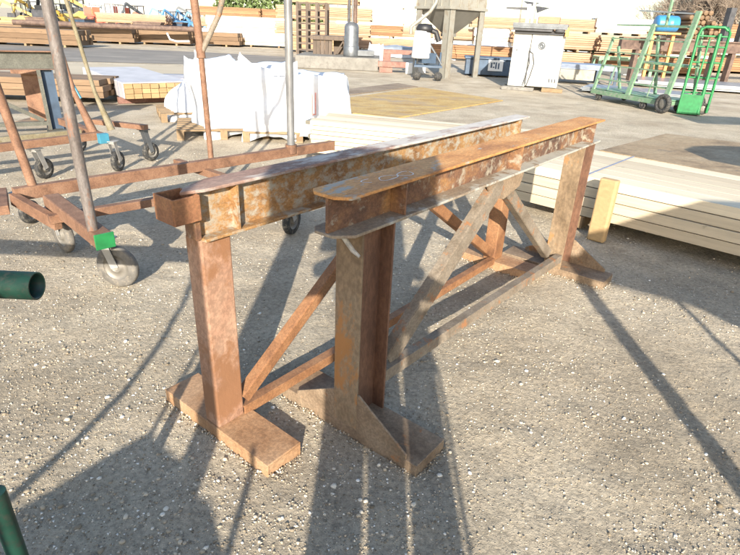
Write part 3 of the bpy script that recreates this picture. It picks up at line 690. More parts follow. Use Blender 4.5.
M = MB(); M.box((.02,-.47,.86),(.08,-.462,.875)); M.box((.10,-.47,.86),(.17,-.462,.88)); M.box((.04,-.47,.90),(.12,-.462,.912)); stencil(b3, M, 'bluemark')

# ================================================================== GROUND PLATES
def plate(name, label, pts, z, th, mat, group=None):
    o = Vector((pts[0][0], pts[0][1], 0)); M = MB(); M.prism([(p_[0], p_[1]) for p_ in pts], z, z+th)
    return single(name, M, MT[mat], label, 'steel plate', o, group, bevel=.003)
def gp(*l): return [tuple(G(a, b_)[:2]) for a, b_ in l]
plate('steel_plate', 'yellow rusted steel plate lying on the gravel left of the cream cabinet', gp((344,113),(396,119),(503,101),(421,88),(345,99)), .0, .02, 'plate1', 'steel plates on the ground')
plate('steel_plate', 'narrow brown steel plate lying just beyond the yellow one', gp((342,96),(418,87),(398,83.5),(345,90)), .0, .015, 'plate2', 'steel plates on the ground')
plate('steel_plate', 'brown stained steel plate beyond the long board stack on the right', [(3.15,7.6),(4.9,9.3),(7.2,7.9),(5.2,5.6)], .0, .02, 'plate3', 'steel plates on the ground')

# ================================================================== SILO
so_ = Vector((2.22, 19.32, 0)); rz = radians(38)
si = thing('silo', 'beige square steel silo with a tapered hopper on four legs', 'silo', so_, rz)
hw = .78
for (a, b_) in ((-1,-1),(1,-1),(1,1),(-1,1)):
    M = MB(); x0, y0 = a*hw, b_*hw; tt = .02
    M.box((x0-(.22 if a > 0 else 0), y0-(tt if b_ > 0 else 0), 0), (x0+(0 if a > 0 else .22), y0+(0 if b_ > 0 else tt), 2.1))
    M.box((x0-(tt if a > 0 else 0), y0-(.26 if b_ > 0 else 0), 0), (x0+(0 if a > 0 else tt), y0+(0 if b_ > 0 else .26), 2.1))
    lg = M.make('leg', MT['siloskin'], si); M = MB(); M.box((x0-.16-a*.1, y0-.16-b_*.1, 0), (x0+.16-a*.1, y0+.16-b_*.1, .02)); M.make('foot_plate', MT['siloskin'], lg)
M = MB(); M.box((-hw-.01,-hw-.01,2.02),(hw+.01,hw+.01,5.2)); 
for k in range(-2, 3): M.box((k*.38-.02,-hw-.04,2.05),(k*.38+.02,-hw-.01,5.2)); M.box((-hw-.04,k*.38-.02,2.05),(-hw-.01,k*.38+.02,5.2))
M.box((-hw-.06,-hw-.06,2.0),(hw+.06,hw+.06,2.08)); M.make('body', MT['siloskin'], si, bevel=.01)
M = MB(); k = .16; M.add([(-hw,-hw,2.0),(hw,-hw,2.0),(hw,hw,2.0),(-hw,hw,2.0),(-k,-k,1.32),(k,-k,1.32),(k,k,1.32),(-k,k,1.32)], [(0,4,5,1),(1,5,6,2),(2,6,7,3),(3,7,4,0),(4,7,6,5),(0,1,2,3)]); M.box((-.18,-.18,1.22),(.18,.18,1.32)); M.make('hopper', MT['silocone'], si)
# blower with bag and hose
bo = G(432, 80); bo = Vector((1.55, 17.6, 0)); 
bl_ = thing('dust_blower', 'black blower with a hanging white filter bag and a looped hose beside the silo legs', 'blower', bo)
def bp(px, py, dy=0): return AT(px, py, bo.y+dy)
M = MB(); a = bp(423, 30); e = bp(423, 52)
M.lathe([(.10, .0),(.24,-.03),(.30,-.75),(.28,-.78),(.001,-.78)], Matrix.Translation(a), 16); M.make('filter_bag', MT['white'], bl_, bo)
M = MB(); M.lathe([(.001,.16),(.20,.14),(.26,.02),(.22,-.08),(.001,-.1)], Matrix.Translation(a+Vector((.05,0,.02))), 14); M.tube([a+Vector((.1,0,.05)), a+Vector((.4,0,-.05)), a+Vector((.5,0,-.3))], .08, 10); M.make('fan_head', MT['black'], bl_, bo)
M = MB(); M.box(a+Vector((-.1,-.1,.05)), a+Vector((.12,.1,.13))); M.make('motor_cover', MT['orangepaint'], bl_, bo)
M = MB(); M.tube([bp(426,33), bp(430,45), bp(438,58), bp(441,64)], .035, 8); M.tube([bp(426,64), bp(419,60), bp(421,54), bp(428,53), bp(431,58), bp(428,64)], .04, 8); M.make('hose', MT['steel'], bl_, bo)
M = MB(); q = bp(423,71); M.box(q+Vector((-.3,-.25,.12)), q+Vector((.55,.25,.18))); 
for dx in (-.25, .1, .5): M.tube([q+Vector((dx,0,.15)), q+Vector((dx,0,.55))], .03, 8)
M.obox(bp(427,58), (.45,.35,.28), .3); M.make('stand', MT['bluedark'], bl_, bo)
for dx in (-.2, .45): M = MB(); mm = Matrix.Rotation(pi/2, 4, 'X'); mm.translation = Vector((q.x+dx, q.y-.26, .13)); M.lathe([(.001,0),(.12,0),(.13,.03),(.001,.05)], mm, 14); M.make('wheel', MT['blacktyre'], bl_, bo)
M = MB(); M.tube([AT(441,-14,18.0), AT(436,3,17.9), AT(430,12,17.8), AT(420,20,17.7), AT(411,27,17.7), AT(411,34,17.7)], .055, 10)
single('hose', M, MT['siloskin'], 'pale flexible hose curving down from the silo body', 'hose', AT(411,34,17.7))
M = MB(); M.tube([AT(444,80,18.1)+Vector((.25,.6,-.0)), Vector((2.9,19.0,.03)), Vector((3.0,20.2,.9)), Vector((2.7,20.3,1.3))], .06, 8)

# ================================================================== CREAM CABINET
mo = Vector((3.62, 15.95, 0)); rz = math.atan2(-.34, 1.0)
mc = thing('machine_cabinet', 'cream steel machine cabinet with a round vent and a grey steel tray on top', 'machine', mo, rz)
W1, W2, D = .46, 1.32, .8
M = MB(); M.box((0,0,.09),(W1,D,1.50)); M.make('side_cabinet', MT['cream'], mc, bevel=.012)
M = MB(); M.box((W1+.015,-.02,.11),(W2,D,1.42)); mb_ = M.make('main_cabinet', MT['cream'], mc, bevel=.02)
M = MB(); mm = Matrix.Rotation(pi/2, 4, 'X'); mm.translation = Vector((W1+.30, -.021, 1.15)); M.lathe([(.001,.0),(.03,.004),(.035,.012),(.05,.012),(.055,.004),(.07,.004),(.075,.015),(.095,.012),(.10,.0)], mm, 20); M.make('vent', MT['steel'], mb_)
for k in range(3): M = MB(); M.box((W2-.24+k*.075,-.028,.24),(W2-.21+k*.075,-.019,.34)); M.make('louver', MT['darksteel'], mb_)
M = MB(); M.box((W2-.29,-.026,.16),(W2-.285,-.019,.40)); M.box((W1-.02,-.012,.15),(W1+.0,-.002,1.1)); M.make('trim', MT['steel'], mb_)
M = MB(); M.tube([(W1-.01,-.03,1.02),(W1+.10,-.04,.95),(W1+.17,-.05,.7),(W1+.12,-.05,.4),(W1+.05,-.05,.12)], .013, 8); M.tube([(W1-.01,-.03,1.02),(W1+.05,-.04,.7),(W1-.02,-.05,.3),(W1-.05,-.05,.12)], .010, 8); M.make('cable', MT['darksteel'], mb_)
M = MB(); M.obox((.12,-.01,1.02),(.04,.02,.05)); M.make('latch', MT['steel'], mc)
M = MB(); M.box((-.0,-.06,1.42),(W2+.02,D-.02,1.50)); M.make('gap_block', MT['black'], mc)
tr = MB(); MZ = 0
tr.box((-.06,-.18,1.56),(W2+.02,D+.05,1.60)); tr.box((-.06,-.18,1.60),(W2+.02,-.16,1.69)); tr.box((-.06,D+.03,1.60),(W2+.02,D+.05,1.69)); tr.box((-.06,-.16,1.60),(-.04,D+.03,1.69)); tr.box((W2,-.16,1.60),(W2+.02,D+.03,1.69)); tr.make('tray', MT['steel'], mc, bevel=.004)
M = MB(); M.box((-.04,-.15,1.50),(W2-.35,D,1.56)); M.make('tray_support', MT['darksteel'], mc)
M = MB(); mm = Matrix.Rotation(pi/2, 4, 'Y'); mm.translation = Vector((W2-.28, -.1, 1.53)); M.lathe([(.001,0),(.04,0),(.05,.05),(.05,.22),(.001,.25)], mm, 14); M.make('motor', MT['darksteel'], mc)
M = MB(); M.box((W2-.02,-.17,1.40),(W2+.06,.2,1.62)); M.make('control_box', MT['orangepaint'], mc, bevel=.01)
M = MB(); M.box((.20,.25,1.60),(.30,.35,2.15)); M.box((.34,.25,1.60),(.40,.33,2.25)); M.box((.50,.2,1.60),(.58,.30,1.85)); M.make('column', MT['cream'], mc, bevel=.01)
M = MB(); M.box((.55,.15,1.695),(1.1,.6,1.86)); M.make('tool_box', MT['ptimber'], mc, bevel=.01)
# small grey roofs / awning plates on mast
M = MB(); M.add([(-.35,.3,2.02),(.18,.3,2.0),(.18,.9,2.02),(-.35,.9,2.04),(-.35,.3,2.06),(.18,.3,2.07),(.18,.9,2.08),(-.35,.9,2.08)], [(0,3,2,1),(4,5,6,7),(0,1,5,4),(1,2,6,5),(2,3,7,6),(3,0,4,7)]); M.make('hood', MT['darksteel'], mc)
p = thing('pallet', 'grey weathered pallet under the cream cabinet', 'pallet', mo+Vector((-.05,-.12,0)), rz)
M = MB(); M.box((-.12,-.12,.0),(.74,.10,.085)); M.box((-.12,.5,.0),(1.3,.62,.085)); M.make('skid', MT['concrete'], p, bevel=.005)
M = MB(); M.box((.95,.0,.0),(1.5,.12,.10)); M.make('skid', MT['palletwood'], p, bevel=.005)

# ================================================================== GREY SAILS / AWNING left-top of cabinet
for (a, b_, c_, Y, lab) in (((523,1),(540,3),(531,6.5),24,'dark grey triangular sheet hanging highest above the cream cabinet'),((536,6),(550,8),(537,13),22,'dark grey triangular sheet hanging lower above the cream cabinet')):
    pa, pb, pc = AT(*a, Y), AT(*b_, Y+.4), AT(*c_, Y)
    n_ = Vector((0,.02,0)); M = MB(); M.add([pa, pb, pc, pa+n_, pb+n_, pc+n_], [(0,1,2),(5,4,3),(0,3,4,1),(1,4,5,2),(2,5,3,0)])
    r = thing('shade_sheet', lab, 'sheet', (pa.x, pa.y, 0)); M.make('sheet', MT['darksteel'], r, (pa.x, pa.y, 0))
    M = MB(); M.tube([(pa.x-.02, pa.y, 0), (pa.x-.02, pa.y, pa.z+.5)], .03, 8); M.make('mast', MT['siloskin'], r, (pa.x, pa.y, 0))

# ================================================================== GREEN CART with frames
oc2 = Vector((6.0, 13.6, 0)); ax = Vector((.89,-2.39,0)).normalized(); bxv = Vector((ax.y*-1, ax.x, 0)); rzg = math.atan2(ax.y, ax.x)
gc = thing('panel_cart', 'pale green steel panel cart with leaning ladder-like frames and small wheels', 'cart', G(590,99), rzg)
LG = (G(668,113)-G(590,99)).length
def gb(name, p_, q_, w_, h_, mat='palegreen', par=None): M = MB(); M.bar(p_, q_, w_, h_); return M.make(name, MT[mat], par or gc, bevel=.003)
gb('base_rail', (0,0,.20), (LG,0,.20), .06, .10); gb('base_rail', (0,.85,.20), (LG,.85,.20), .06, .10)
for u in (.03, LG*.5, LG-.03): gb('base_cross', (u,0,.20), (u,.85,.20), .05, .08)
top = 1.55
for u, hh, w_ in ((.04,1.45,.07),(LG*.52,1.75,.12),(LG-.02,2.0,.12)):
    gb('upright', (u,0,.2), (u,.30,hh), w_, .05)
    gb('back_upright', (u,.85,.2), (u,.50,hh*.86), .06, .05, 'midgreen')
for zz, sh in ((.50,.06),(.82,.11),(1.12,.17),(1.42,.22)):
    gb('bar', (.04,sh,zz), (LG-.02,sh,zz), .025, .03)
for u in (.5, 1.75): gb('bar', (u,.03,.28), (u,.12,.82), .025,.02)
gb('bar', (LG*.52,.29,1.7), (LG-.02,.29,1.7), .03, .03); gb('bar', (-.1,.45,1.72), (LG-.02,.45,1.72), .04, .04)
gb('top_beam', (LG*.30,.28,2.02), (LG*.98,.35,1.95), .03, .03, 'greysheet')
gb('mast', (LG*.60,.45,1.7), (LG*.60,.45,2.75), .05,.05)
gb('deck', (0,.42,.262), (LG,.42,.262), .7, .02, 'midgreen'); gb('shelf', (.9,.55,.95), (LG,.55,.95), .35, .05, 'midgreen')
M = MB(); mm = Matrix.Rotation(pi/2, 4, 'X'); mm.translation = Vector((LG*.60+.25, .40, 2.52)); M.lathe([(.001,.03),(.16,.03),(.18,.0),(.001,-.02)], mm, 20); M.make('reflector', MT['steel'], gc)
def wheel(root, x, y, r_, wd=.07, tyre='blacktyre', hub='wheelrim', name='wheel'):
    mm = Matrix.Rotation(pi/2, 4, 'X'); mm.translation = Vector((x, y, r_))
    M = MB(); M.lathe([(r_*.58,-wd/2),(r_*.92,-wd/2),(r_,-wd/4),(r_,wd/4),(r_*.92,wd/2),(r_*.58,wd/2),(r_*.58,-wd/2)], mm, 22); w_ = M.make(name, MT[tyre], root)
    M = MB(); M.lathe([(.001,-wd*.3),(r_*.2,-wd*.45),(r_*.25,-wd*.2),(r_*.59,-wd*.35),(r_*.59,wd*.35),(r_*.25,wd*.2),(.001,wd*.3)], mm, 18); M.make('rim', MT[hub], w_)
    return w_
wheel(gc, LG+.02, -.06, .20, .09); wheel(gc, LG-.6, .03, .09); wheel(gc, .25, .03, .09); wheel(gc, LG+.02, .9, .20, .09); wheel(gc, .25, .85, .09)
# bright green trolley
gt = thing('hand_trolley', 'bright green tall steel trolley with a looped handle and a solid base plate', 'trolley', G(676,114), radians(-25))
def tb_(name, pts, r_=.028): M = MB(); M.tube(pts, r_, 8); return M.make(name, MT['greenpaint'], gt)
M = MB(); M.box((.0,-.02,.02),(.42,.02,.42)); M.box((.0,-.02,.02),(.45,.55,.06)); M.make('base_plate', MT['greenpaint'], gt, bevel=.004)
tb_('frame', [(.02,0,.05),(.02,.12,1.55),(.05,.13,1.68),(.12,.14,1.72),(.45,.14,1.72),(.52,.14,1.66)])
tb_('frame', [(.40,0,.05),(.40,.12,1.60)], .034); tb_('frame', [(.58,.3,.05),(.58,.26,1.62),(.50,.2,1.72)]); tb_('frame', [(.22,0,.05),(.24,.1,1.5)], .02)
for zz in (.45,.75,1.05,1.35,1.55): tb_('rung', [(.02,.03+zz*.06,zz),(.58,.3-zz*.02,zz)], .018)
wheel(gt, .05, .35, .12); wheel(gt, .5, .35, .12)

# ================================================================== RIGHT BACKGROUND
# white sheets on the ground behind the cart
for k, (q, s_, a_, lab) in enumerate(((G(640,97),(2.6,1.2,.10),-.5,'pale blue sheet pile on the ground seen through the green cart'),(G(700,90),(3.6,2.0,.16),-.35,'pale grey sheet pile on the ground right of the green trolley'))):
    M = MB()
    for i in range(3): M.obox((random.uniform(-.05,.05), random.uniform(-.05,.05), .05+s_[2]*(i+.5)/3+i*.002), (s_[0], s_[1], s_[2]/3-.004), random.uniform(-.02,.02))
    o = M.make('sheet_pile', MT['greysheet']); o.location = (q.x, q.y+.5, 0); o.rotation_euler[2] = a_; tag(o, lab, 'sheet pile', 'sheet piles on the ground')
# long brown rail rack
rr0 = thing('rail_rack', 'long dark brown steel rail rack on posts behind the green trolley', 'rack', (11.8, 21.6, 0), radians(8))
M = MB(); M.box((-3.2,-.1,1.05),(9,.1,1.45)); M.box((-3.2,-.16,1.40),(9,.16,1.45)); M.box((-3.2,-.16,1.05),(9,.16,1.10)); M.make('rail', MT['brownsteel'], rr0)
for u in (-2.6, .5, 1.25, 5.0): M = MB(); M.box((u,-.12,0),(u+.14,.12,1.05)); M.make('post', MT['brownsteel'], rr0)
for u in (.7, 1.35, 3.4): M = MB(); M.box((u,-.1,1.45),(u+.22,.15,2.55)); M.make('stanchion', MT['darksteel'], rr0)
for (q, nm, lab) in ((AT(700,45,23),(4,5),'pile of brown round log ends standing on the rail rack between the dark stanchions'),):
    r = thing('log_pile', lab, 'log pile', (q.x, q.y, 1.45), 0); M = MB()
    for i in range(6):
        for j in range(6-(i//2)):
            mm = Matrix.Rotation(pi/2, 4, 'X'); mm.translation = Vector((-.6+j*.2+(i%2)*.1, 0, .1+i*.17)); M.lathe([(.001,.0),(.085,.0),(.09,-.01),(.09,-1.5),(.001,-1.5)], mm, 10)
    M.make('logs', MT['browntimber'], r)
# blue drum
q = AT(666,24,20.5); r = thing('drum', 'bright blue plastic drum lying on its side high behind the green cart', 'drum', (q.x, q.y, 0))
M = MB(); mm = Matrix.Rotation(pi/2, 4, 'Y'); mm.translation = Vector((-.35, 0, q.z)); M.lathe([(.001,0),(.24,0),(.26,.04),(.26,.22),(.275,.24),(.26,.26),(.26,.46),(.275,.48),(.26,.5),(.26,.68),(.24,.72),(.001,.72)], mm, 20); M.make('barrel', MT['blue'], r)
M = MB(); M.box((-.5,-.2,q.z-.32),(.5,.2,q.z-.26)); M.box((-.4,-.05,0),(-.3,.05,q.z-.32)); M.box((.3,-.05,0),(.4,.05,q.z-.32)); M.make('cradle', MT['orangepaint'], r)
# tarpaulin bundles between silo and cabinet
def tarp_bundle(label, loc, rz, L_, W_, H_, mat, seed, group='tarpaulin covered bundles'):
    r = thing('covered_bundle', label, 'bundle', loc, rz, group); M = MB(); nu, nv = 24, 12; vs = []
    for i in range(nu+1):
        for j in range(nv+1):
            a = pi*j/nv; x = (i/nu-.5)*L_
            y = -cos(a)*W_/2*(1+.05*sin(i*.9+seed)); z = H_*min(1, sin(a)*1.35)*(1-.08*abs(sin(i*.55+seed)))+noise.noise(Vector((x*1.5, y*2, seed)))*.05
            vs.append((x, y, max(0, z)))
    n0 = nv+1; M.add(vs, [(i*n0+j, (i+1)*n0+j, (i+1)*n0+j+1, i*n0+j+1) for i in range(nu) for j in range(nv)], True)
    M.add(vs[:n0], [tuple(range(n0))]); M.add(vs[-n0:], [tuple(range(n0-1,-1,-1))]); M.make('cover', MT[mat], r); return r
tb1 = tarp_bundle('silver tarpaulin covered bundle behind the silo legs', G(430,60)+Vector((0,1.5,0)), .05, 5.0, 1.6, .55, 'tarp', 1)
tb2 = tarp_bundle('long silver blue covered bundle left of the cream cabinet', G(480,60), .0, 3.4, 1.4, .75, 'tarp', 5)
for k, (pxg, pyg, Lg, lab_) in enumerate(((470,50,5.0,'long dull green steel section behind the tarpaulin bundles'),(578,62,3.2,'dull green steel section behind the blue grey sheets'),(650,62,4.0,'dull green steel section low behind the green cart'))):
    q = G(pxg, pyg); rg = thing('steel_section', lab_, 'steel section', (q.x, q.y, 0), -.05, 'green steel sections')
    M = MB(); M.box((-Lg/2,-.3,.45),(Lg/2,-.28,.85)); M.box((-Lg/2,-.3,.85),(Lg/2,.1,.88)); M.box((-Lg/2,-.3,.42),(Lg/2,.1,.45)); M.make('channel', MT['midgreen'], rg)
    for u in (-Lg*.4, Lg*.4): M = MB(); M.box((u-.06,-.28,0),(u+.06,.1,.42)); M.make('bearer', MT['palletwood'], rg)
tb3 = thing('steel_crate', 'low dark blue steel crate with a white label left of the cream cabinet', 'crate', G(496,77)+Vector((0,.4,0)), -.12)
M = MB(); M.box((-1.05,-.5,.05),(.55,.5,.55)); M.box((-1.1,-.55,.55),(.6,.55,.62)); M.make('body', MT['bluedark'], tb3, bevel=.02)
M = MB(); M.box((-.28,-.56,.20),(.22,-.552,.55)); lb = M.make('label_panel', MT['white'], tb3)
M = MB()
for (x0, z0, x1, z1) in ((-.20,.30,-.14,.47),(-.12,.30,-.06,.34),(-.04,.27,.01,.48),(.05,.27,.10,.46),(-.12,.42,-.06,.48)): M.box((x0,-.566,z0),(x1,-.561,z1))
M.make('lettering', MT['bluedark'], lb)
# green pipe racks and flat stacks right of the cabinet
for k, (a, b_, lab) in enumerate((((500,47),(511,46),'long dull green steel section lying behind the tarpaulin bundles'),)):
    q = G(480,54); M = MB(); M.obox((0,0,.35),(5,.8,.5),.0); o = M.make('green_section', MT['midgreen']); o.location = (q.x+.3, q.y+1.5, 0); tag(o, lab, 'steel section')
r = thing('sheet_table', 'low table stacked with blue grey sheets beside the cream cabinet', 'table', G(556,84)+Vector((0,.3,0)), -.28)
M = MB(); M.box((0,0,.46),(1.9,1.3,.50)); 
for i in range(4): M.box((.02+i*.01,.02,.505+i*.025),(1.85-i*.02,1.25,.525+i*.025))
M.make('sheets', MT['bluesheet'], r)
M = MB(); M.box((.15,.02,.14),(1.2,1.0,.45)); M.make('drawer_box', MT['siloskin'], r)
for x_ in (.0, 1.25, 1.8):
    for y_ in (0, 1.2): M = MB(); M.box((x_,y_,0),(x_+.09,y_+.09,.46)); M.make('leg', MT['bluedark'], r)
for i_, (px_, Y_, w_, a_) in enumerate(((44,38,1.6,.2),(84,41,1.4,-.3),(150,39,1.8,.1),(176,44,1.6,-.1))):
    P0 = AT(px_, 33, Y_); rr1 = thing('junk_skip', ('small dark skip beyond the front timber row behind the grey pole','small dark skip beyond the front timber row left of the olive pole','small dark skip below the rightmost red loader','small dark skip below the blue machines')[i_], 'skip', (P0.x, Y_, 0), a_)
    M = MB(); m_ = Matrix(((1,0,0,0),(0,0,1,0),(0,1,0,0),(0,0,0,1))); M.prism([(-w_/2*.8,.1),(w_/2*.8,.1),(w_/2,1.0),(-w_/2,1.0)], -.5, .5, m_); M.make('bin_body', MT['bluedark' if i_%2 else 'brownsteel'], rr1, bevel=.02)
    M = MB(); M.box((-w_/2-.03,-.53,.96),(w_/2+.03,.53,1.02)); M.make('rim', MT['brownsteel'], rr1)
q0_ = thing('pipe_rack', 'low pale green pipe rack of looped rails behind the blue grey sheets', 'rack', G(560,68), -.15)
for i in range(3):
    M = MB(); zz = .25+i*.22; M.tube([(0,0,zz),(2.6,0,zz),(2.7,.05,zz+.05),(2.6,.1,zz+.1),(0,.1,zz+.1)], .035, 8); M.make('loop', MT['palegreen'], q0_)
for x_ in (.1, 1.3, 2.4): M = MB(); M.box((x_,-.06,0),(x_+.07,.16,.85)); M.make('post', MT['midgreen'], q0_)
for k, (px_, py_, w_, lab) in enumerate(((596,74,2.2,'dull green steel frame stacked low behind the green cart on the left'),(640,66,2.6,'dull green steel frame stacked low behind the middle of the green cart'))):
    q = G(px_, py_); r = thing('steel_trestle', lab, 'frame', (q.x, q.y, 0), -.1, 'low steel frames behind the green cart')
    M = MB(); M.box((0,0,.55),(w_,.1,.68)); M.box((0,1.0,.55),(w_,1.1,.68)); M.box((0,.1,.56),(.1,1.0,.66)); M.box((w_-.1,.1,.56),(w_,1.0,.66)); M.make('top_frame', MT['palegreen'], r)
    for x_ in (0, w_-.12):
        for y_ in (0, 1.0): M = MB(); M.box((x_,y_,0),(x_+.12,y_+.1,.55)); M.make('leg', MT['midgreen'], r)
    M = MB(); M.box((.2,.2,.0),(w_-.2,.9,.3)); M.make('load', MT['greysheet'], r)

# ================================================================== MID BACKGROUND (lattice, table, slab, tank)
q = G(298,68); sl = G(379,69)
M = MB(); M.box((q.x-.1,q.y,0),(sl.x,q.y+2.4,.42)); single('concrete_slab', M, MT['concrete'], 'low grey concrete slab under the timber table', 'slab', (q.x, q.y, 0), bevel=.03)
Yt = 21.2
r = thing('timber_table', 'heavy weathered timber table with plank sides on the concrete slab', 'table', (-2.5, Yt, .42))
def tw(px, py, Y=Yt): return AT(px, py, Y)
x0, x1 = tw(313,45).x+2.5, tw(352,45).x+2.5; zt2 = tw(330,36).z-.42; zb = 0
M = MB(); M.box((x0-.1,-.1,zt2-.14),(x1+.05,1.1,zt2)); M.make('top', MT['oldwood'], r, bevel=.01)
M = MB(); nw = (x1-x0)
for k in range(5): M.box((x0+k*nw*.1,-.02,0),(x0+k*nw*.1+nw*.09,.06,zt2-.14))
M.make('side_planks', MT['oldwood'], r); M = MB(); M.box((x0+nw*.78,-.02,0),(x0+nw*.86,.06,zt2-.14)); M.make('plank', MT['oldwood'], r)
M = MB(); M.bar((x0+nw*.56,.0,0),(x0+nw*.78,.0,zt2-.15),.05,.09,up=(0,1,0)); M.make('brace', MT['oldwood'], r); M = MB(); M.box((x0+nw*.50,.5,0),(x1,.56,zt2-.16)); M.make('back_panel', MT['oldwood'], r)
# lattice rack
Yl = 24.5; a = AT(298,60,Yl); b_ = AT(326,60,Yl); zt3 = AT(312,2,Yl).z
r = thing('lattice_rack', 'tall brown timber lattice rack with square openings behind the timber table', 'rack', (a.x, Yl, 0))
Wl = b_.x-a.x; M = MB()
for i in range(4): M.box((Wl*i/3-.05,-.05,0),(Wl*i/3+.05,.05,zt3))
for k in range(9): M.box((-.05,-.045,.15+k*(zt3-.2)/8-.035),(Wl+.05,.045,.15+k*(zt3-.2)/8+.035)); 
M.make('lattice', MT['oldwood'], r)
M = MB()
for i in range(4): M.box((Wl*i/3-.05,.75,0),(Wl*i/3+.05,.85,zt3))
M.make('back_posts', MT['oldwood'], r)
# tank with pipes
Yk = 20.6; a = AT(351,57,Yk); zt4 = AT(351,22,Yk).z; zb4 = .42
r = thing('gas_cylinder', 'stout pale metal tank with upright pipes standing at the end of the timber table', 'tank', (a.x, Yk, .42))
hk = zt4-.42
M = MB(); M.lathe([(.001,0),(.27,0),(.28,.03),(.28,hk*.28),(.265,hk*.30),(.255,hk*.32),(.255,hk*.86),(.21,hk*.95),(.10,hk),(.001,hk)], Matrix.Identity(4), 24); M.make('tank_body', MT['steel'], r)
for (dx, hh, rr_, mt) in ((-.10,1.7,.05,'darksteel'),(.02,2.0,.035,'galv'),(.12,1.5,.06,'brownsteel')): M = MB(); M.tube([(dx,0,hk*.9),(dx,0,hk+hh)], rr_, 8); M.tube([(dx,0,hk+hh*.5),(dx+.12,0,hk+hh*.6)], rr_*.8, 8); M.make('pipe', MT[mt], r)
M = MB(); M.obox((.35,.1,.12),(.9,.4,.2),.2); M.make('valve_block', MT['steel'], r, bevel=.02)
# crumpled white sack
b5 = bag('sack', 'small crumpled white sack lying behind the concrete slab', Vector((G(374,57).x, 22.9, 0)), .5, .8, .6, .75, 0, 31, .1, .6, (.15,0), 0, None)
# red channels on white blocks
r = thing('channel_step', 'two red oxide steel channels stacked like a step on white blocks', 'steel channels', (0, 19.6, 0))
q1, q2 = AT(383,55,20.6), AT(421,52,20.6)
M = MB(); M.box((q1.x,1.0,.55),(q2.x,1.28,.70)); M.box((q1.x,1.0,.30),(q1.x+.28,1.25,.55)); M.make('channel', MT['redsteel'], r, bevel=.01)
q1, q2 = AT(378,64,19.7), AT(410,67,19.7)
M = MB(); M.box((q1.x,.0,.18),(q2.x,.30,.36)); M.box((q1.x+.05,.05,0),(q1.x+.5,.25,.18)); M.make('channel', MT['redsteel'], r, bevel=.01)
q = AT(412,71,19.5); M = MB(); M.box((q.x-.22,-.1,0),(q.x+.18,.3,.36)); M.box((q.x+.1,.4,.0),(q.x+.5,.8,.62)); M.make('block', MT['white'], r, bevel=.01)

# ================================================================== LUMBER YARD
def bundle_proto(name, mat, L_, W_, H_, nl, na, label, cat='timber bundle', group=None, tarp=None):
    r = thing(name, label, cat, (0,0,0), 0, group); M = MB()
    for k in range(nl):
        z0 = .1+k*H_/nl
        for j in range(na): M.box((-L_/2+random.uniform(-.08,.08), -W_/2+j*W_/na+.006, z0+.004), (L_/2+random.uniform(-.08,.08), -W_/2+(j+1)*W_/na-.006, z0+H_/nl-.008))
    M.make('boards', MT[mat], r)
    for u in (-L_*.35, 0, L_*.35): M = MB(); M.box((u-.05,-W_/2,0),(u+.05,W_/2,.1)); M.make('bearer', MT['palletwood'], r)
    if tarp:
        M = MB(); M.box((-L_/2-.05,-W_/2-.03,.1+H_*.35),(L_/2+.05,W_/2+.03,.1+H_+.03)); M.make('cover', MT[tarp], r, bevel=.04)
    return r
prot = {}
prot['t'] = bundle_proto('timber_bundle', 'timber', 4.9, 1.2, .62, 6, 8, '')
prot['p'] = bundle_proto('timber_bundle', 'ptimber', 4.9, 1.2, .62, 7, 8, '')
MT['tan'] = wood('tan timber', (.38,.25,.145), .3, (1.5, 20, 20))
prot['y'] = bundle_proto('timber_bundle', 'tan', 3.6, 1.2, .70, 5, 6, '')
prot['w'] = bundle_proto('wrapped_bundle', 'board', 4.6, 1.2, .70, 4, 5, '', 'wrapped bundle', None, 'wrap')
used = set()
def put(kind, x, y, z, rz, label, group):
    r = prot[kind]
    if kind in used: r = copy_tree(prot[kind])
    used.add(kind); r.location = (x, y, z); r.rotation_euler[2] = rz; r['label'] = label; r['group'] = group
    r['category'] = 'wrapped bundle' if kind == 'w' else 'timber bundle'
    return r
def row(kinds, pxa, pxb, Y, cols, tiers, rz, label, group, slope=0, z00=0):
    xa, xb = AT(pxa, 30, Y).x, AT(pxb, 30, Y).x
    for i in range(cols):
        n_ = tiers if isinstance(tiers, int) else tiers[i % len(tiers)]
        x = xa+(xb-xa)*(i+.5)/cols
        for k in range(n_):
            put(random.choice(kinds), x+random.uniform(-.12,.12), Y+slope*i+random.uniform(-.2,.2), z00+k*.745, rz+random.uniform(-.03,.03), label, group)
ga = 'timber bundles stacked in the yard'
prot['b'] = bundle_proto('timber_bundle', 'browntimber', 4.9, 1.2, .62, 3, 5, '')
row(['b','t'], 10, 205, 30, 4, 1, .04, 'orange brown timber bundle in the low front row along the road on the left', ga, 1.0)
row(['b'], -20, 45, 26, 2, 1, .05, 'orange brown timber bundle at the far left near the grey beam stand', ga)
row(['y','p'], 60, 200, 41, 3, (1,2,1), .0, 'timber bundle behind the low front row on the left', ga, .8)
row(['y','t'], 0, 60, 36, 2, (1,1), .1, 'timber bundle behind the far left grey pole', ga, .3)
row(['w'], 213, 287, 34.5, 1, 2, .10, 'white film wrapped bundle in the short stack beside the road', 'white wrapped bundles')
row(['w'], 213, 250, 36.2, 1, 1, .10, 'white film wrapped bundle just behind the short stack beside the road', 'white wrapped bundles')
row(['t','t','p'], 205, 305, 45, 2, (3,3), .05, 'orange timber bundle in the stack behind the white wrapped bundles', ga, 1)
row(['p','y'], 300, 345, 31, 1, 4, .05, 'timber bundle in the stack seen through the lattice rack', ga)
row(['t','p'], 345, 410, 37, 2, (2,2), .0, 'orange timber bundle in the stack behind the pale tank', ga)
row(['w'], 352, 420, 42, 2, (4,3), .0, 'white wrapped bundle high behind the pale tank', 'white wrapped bundles')
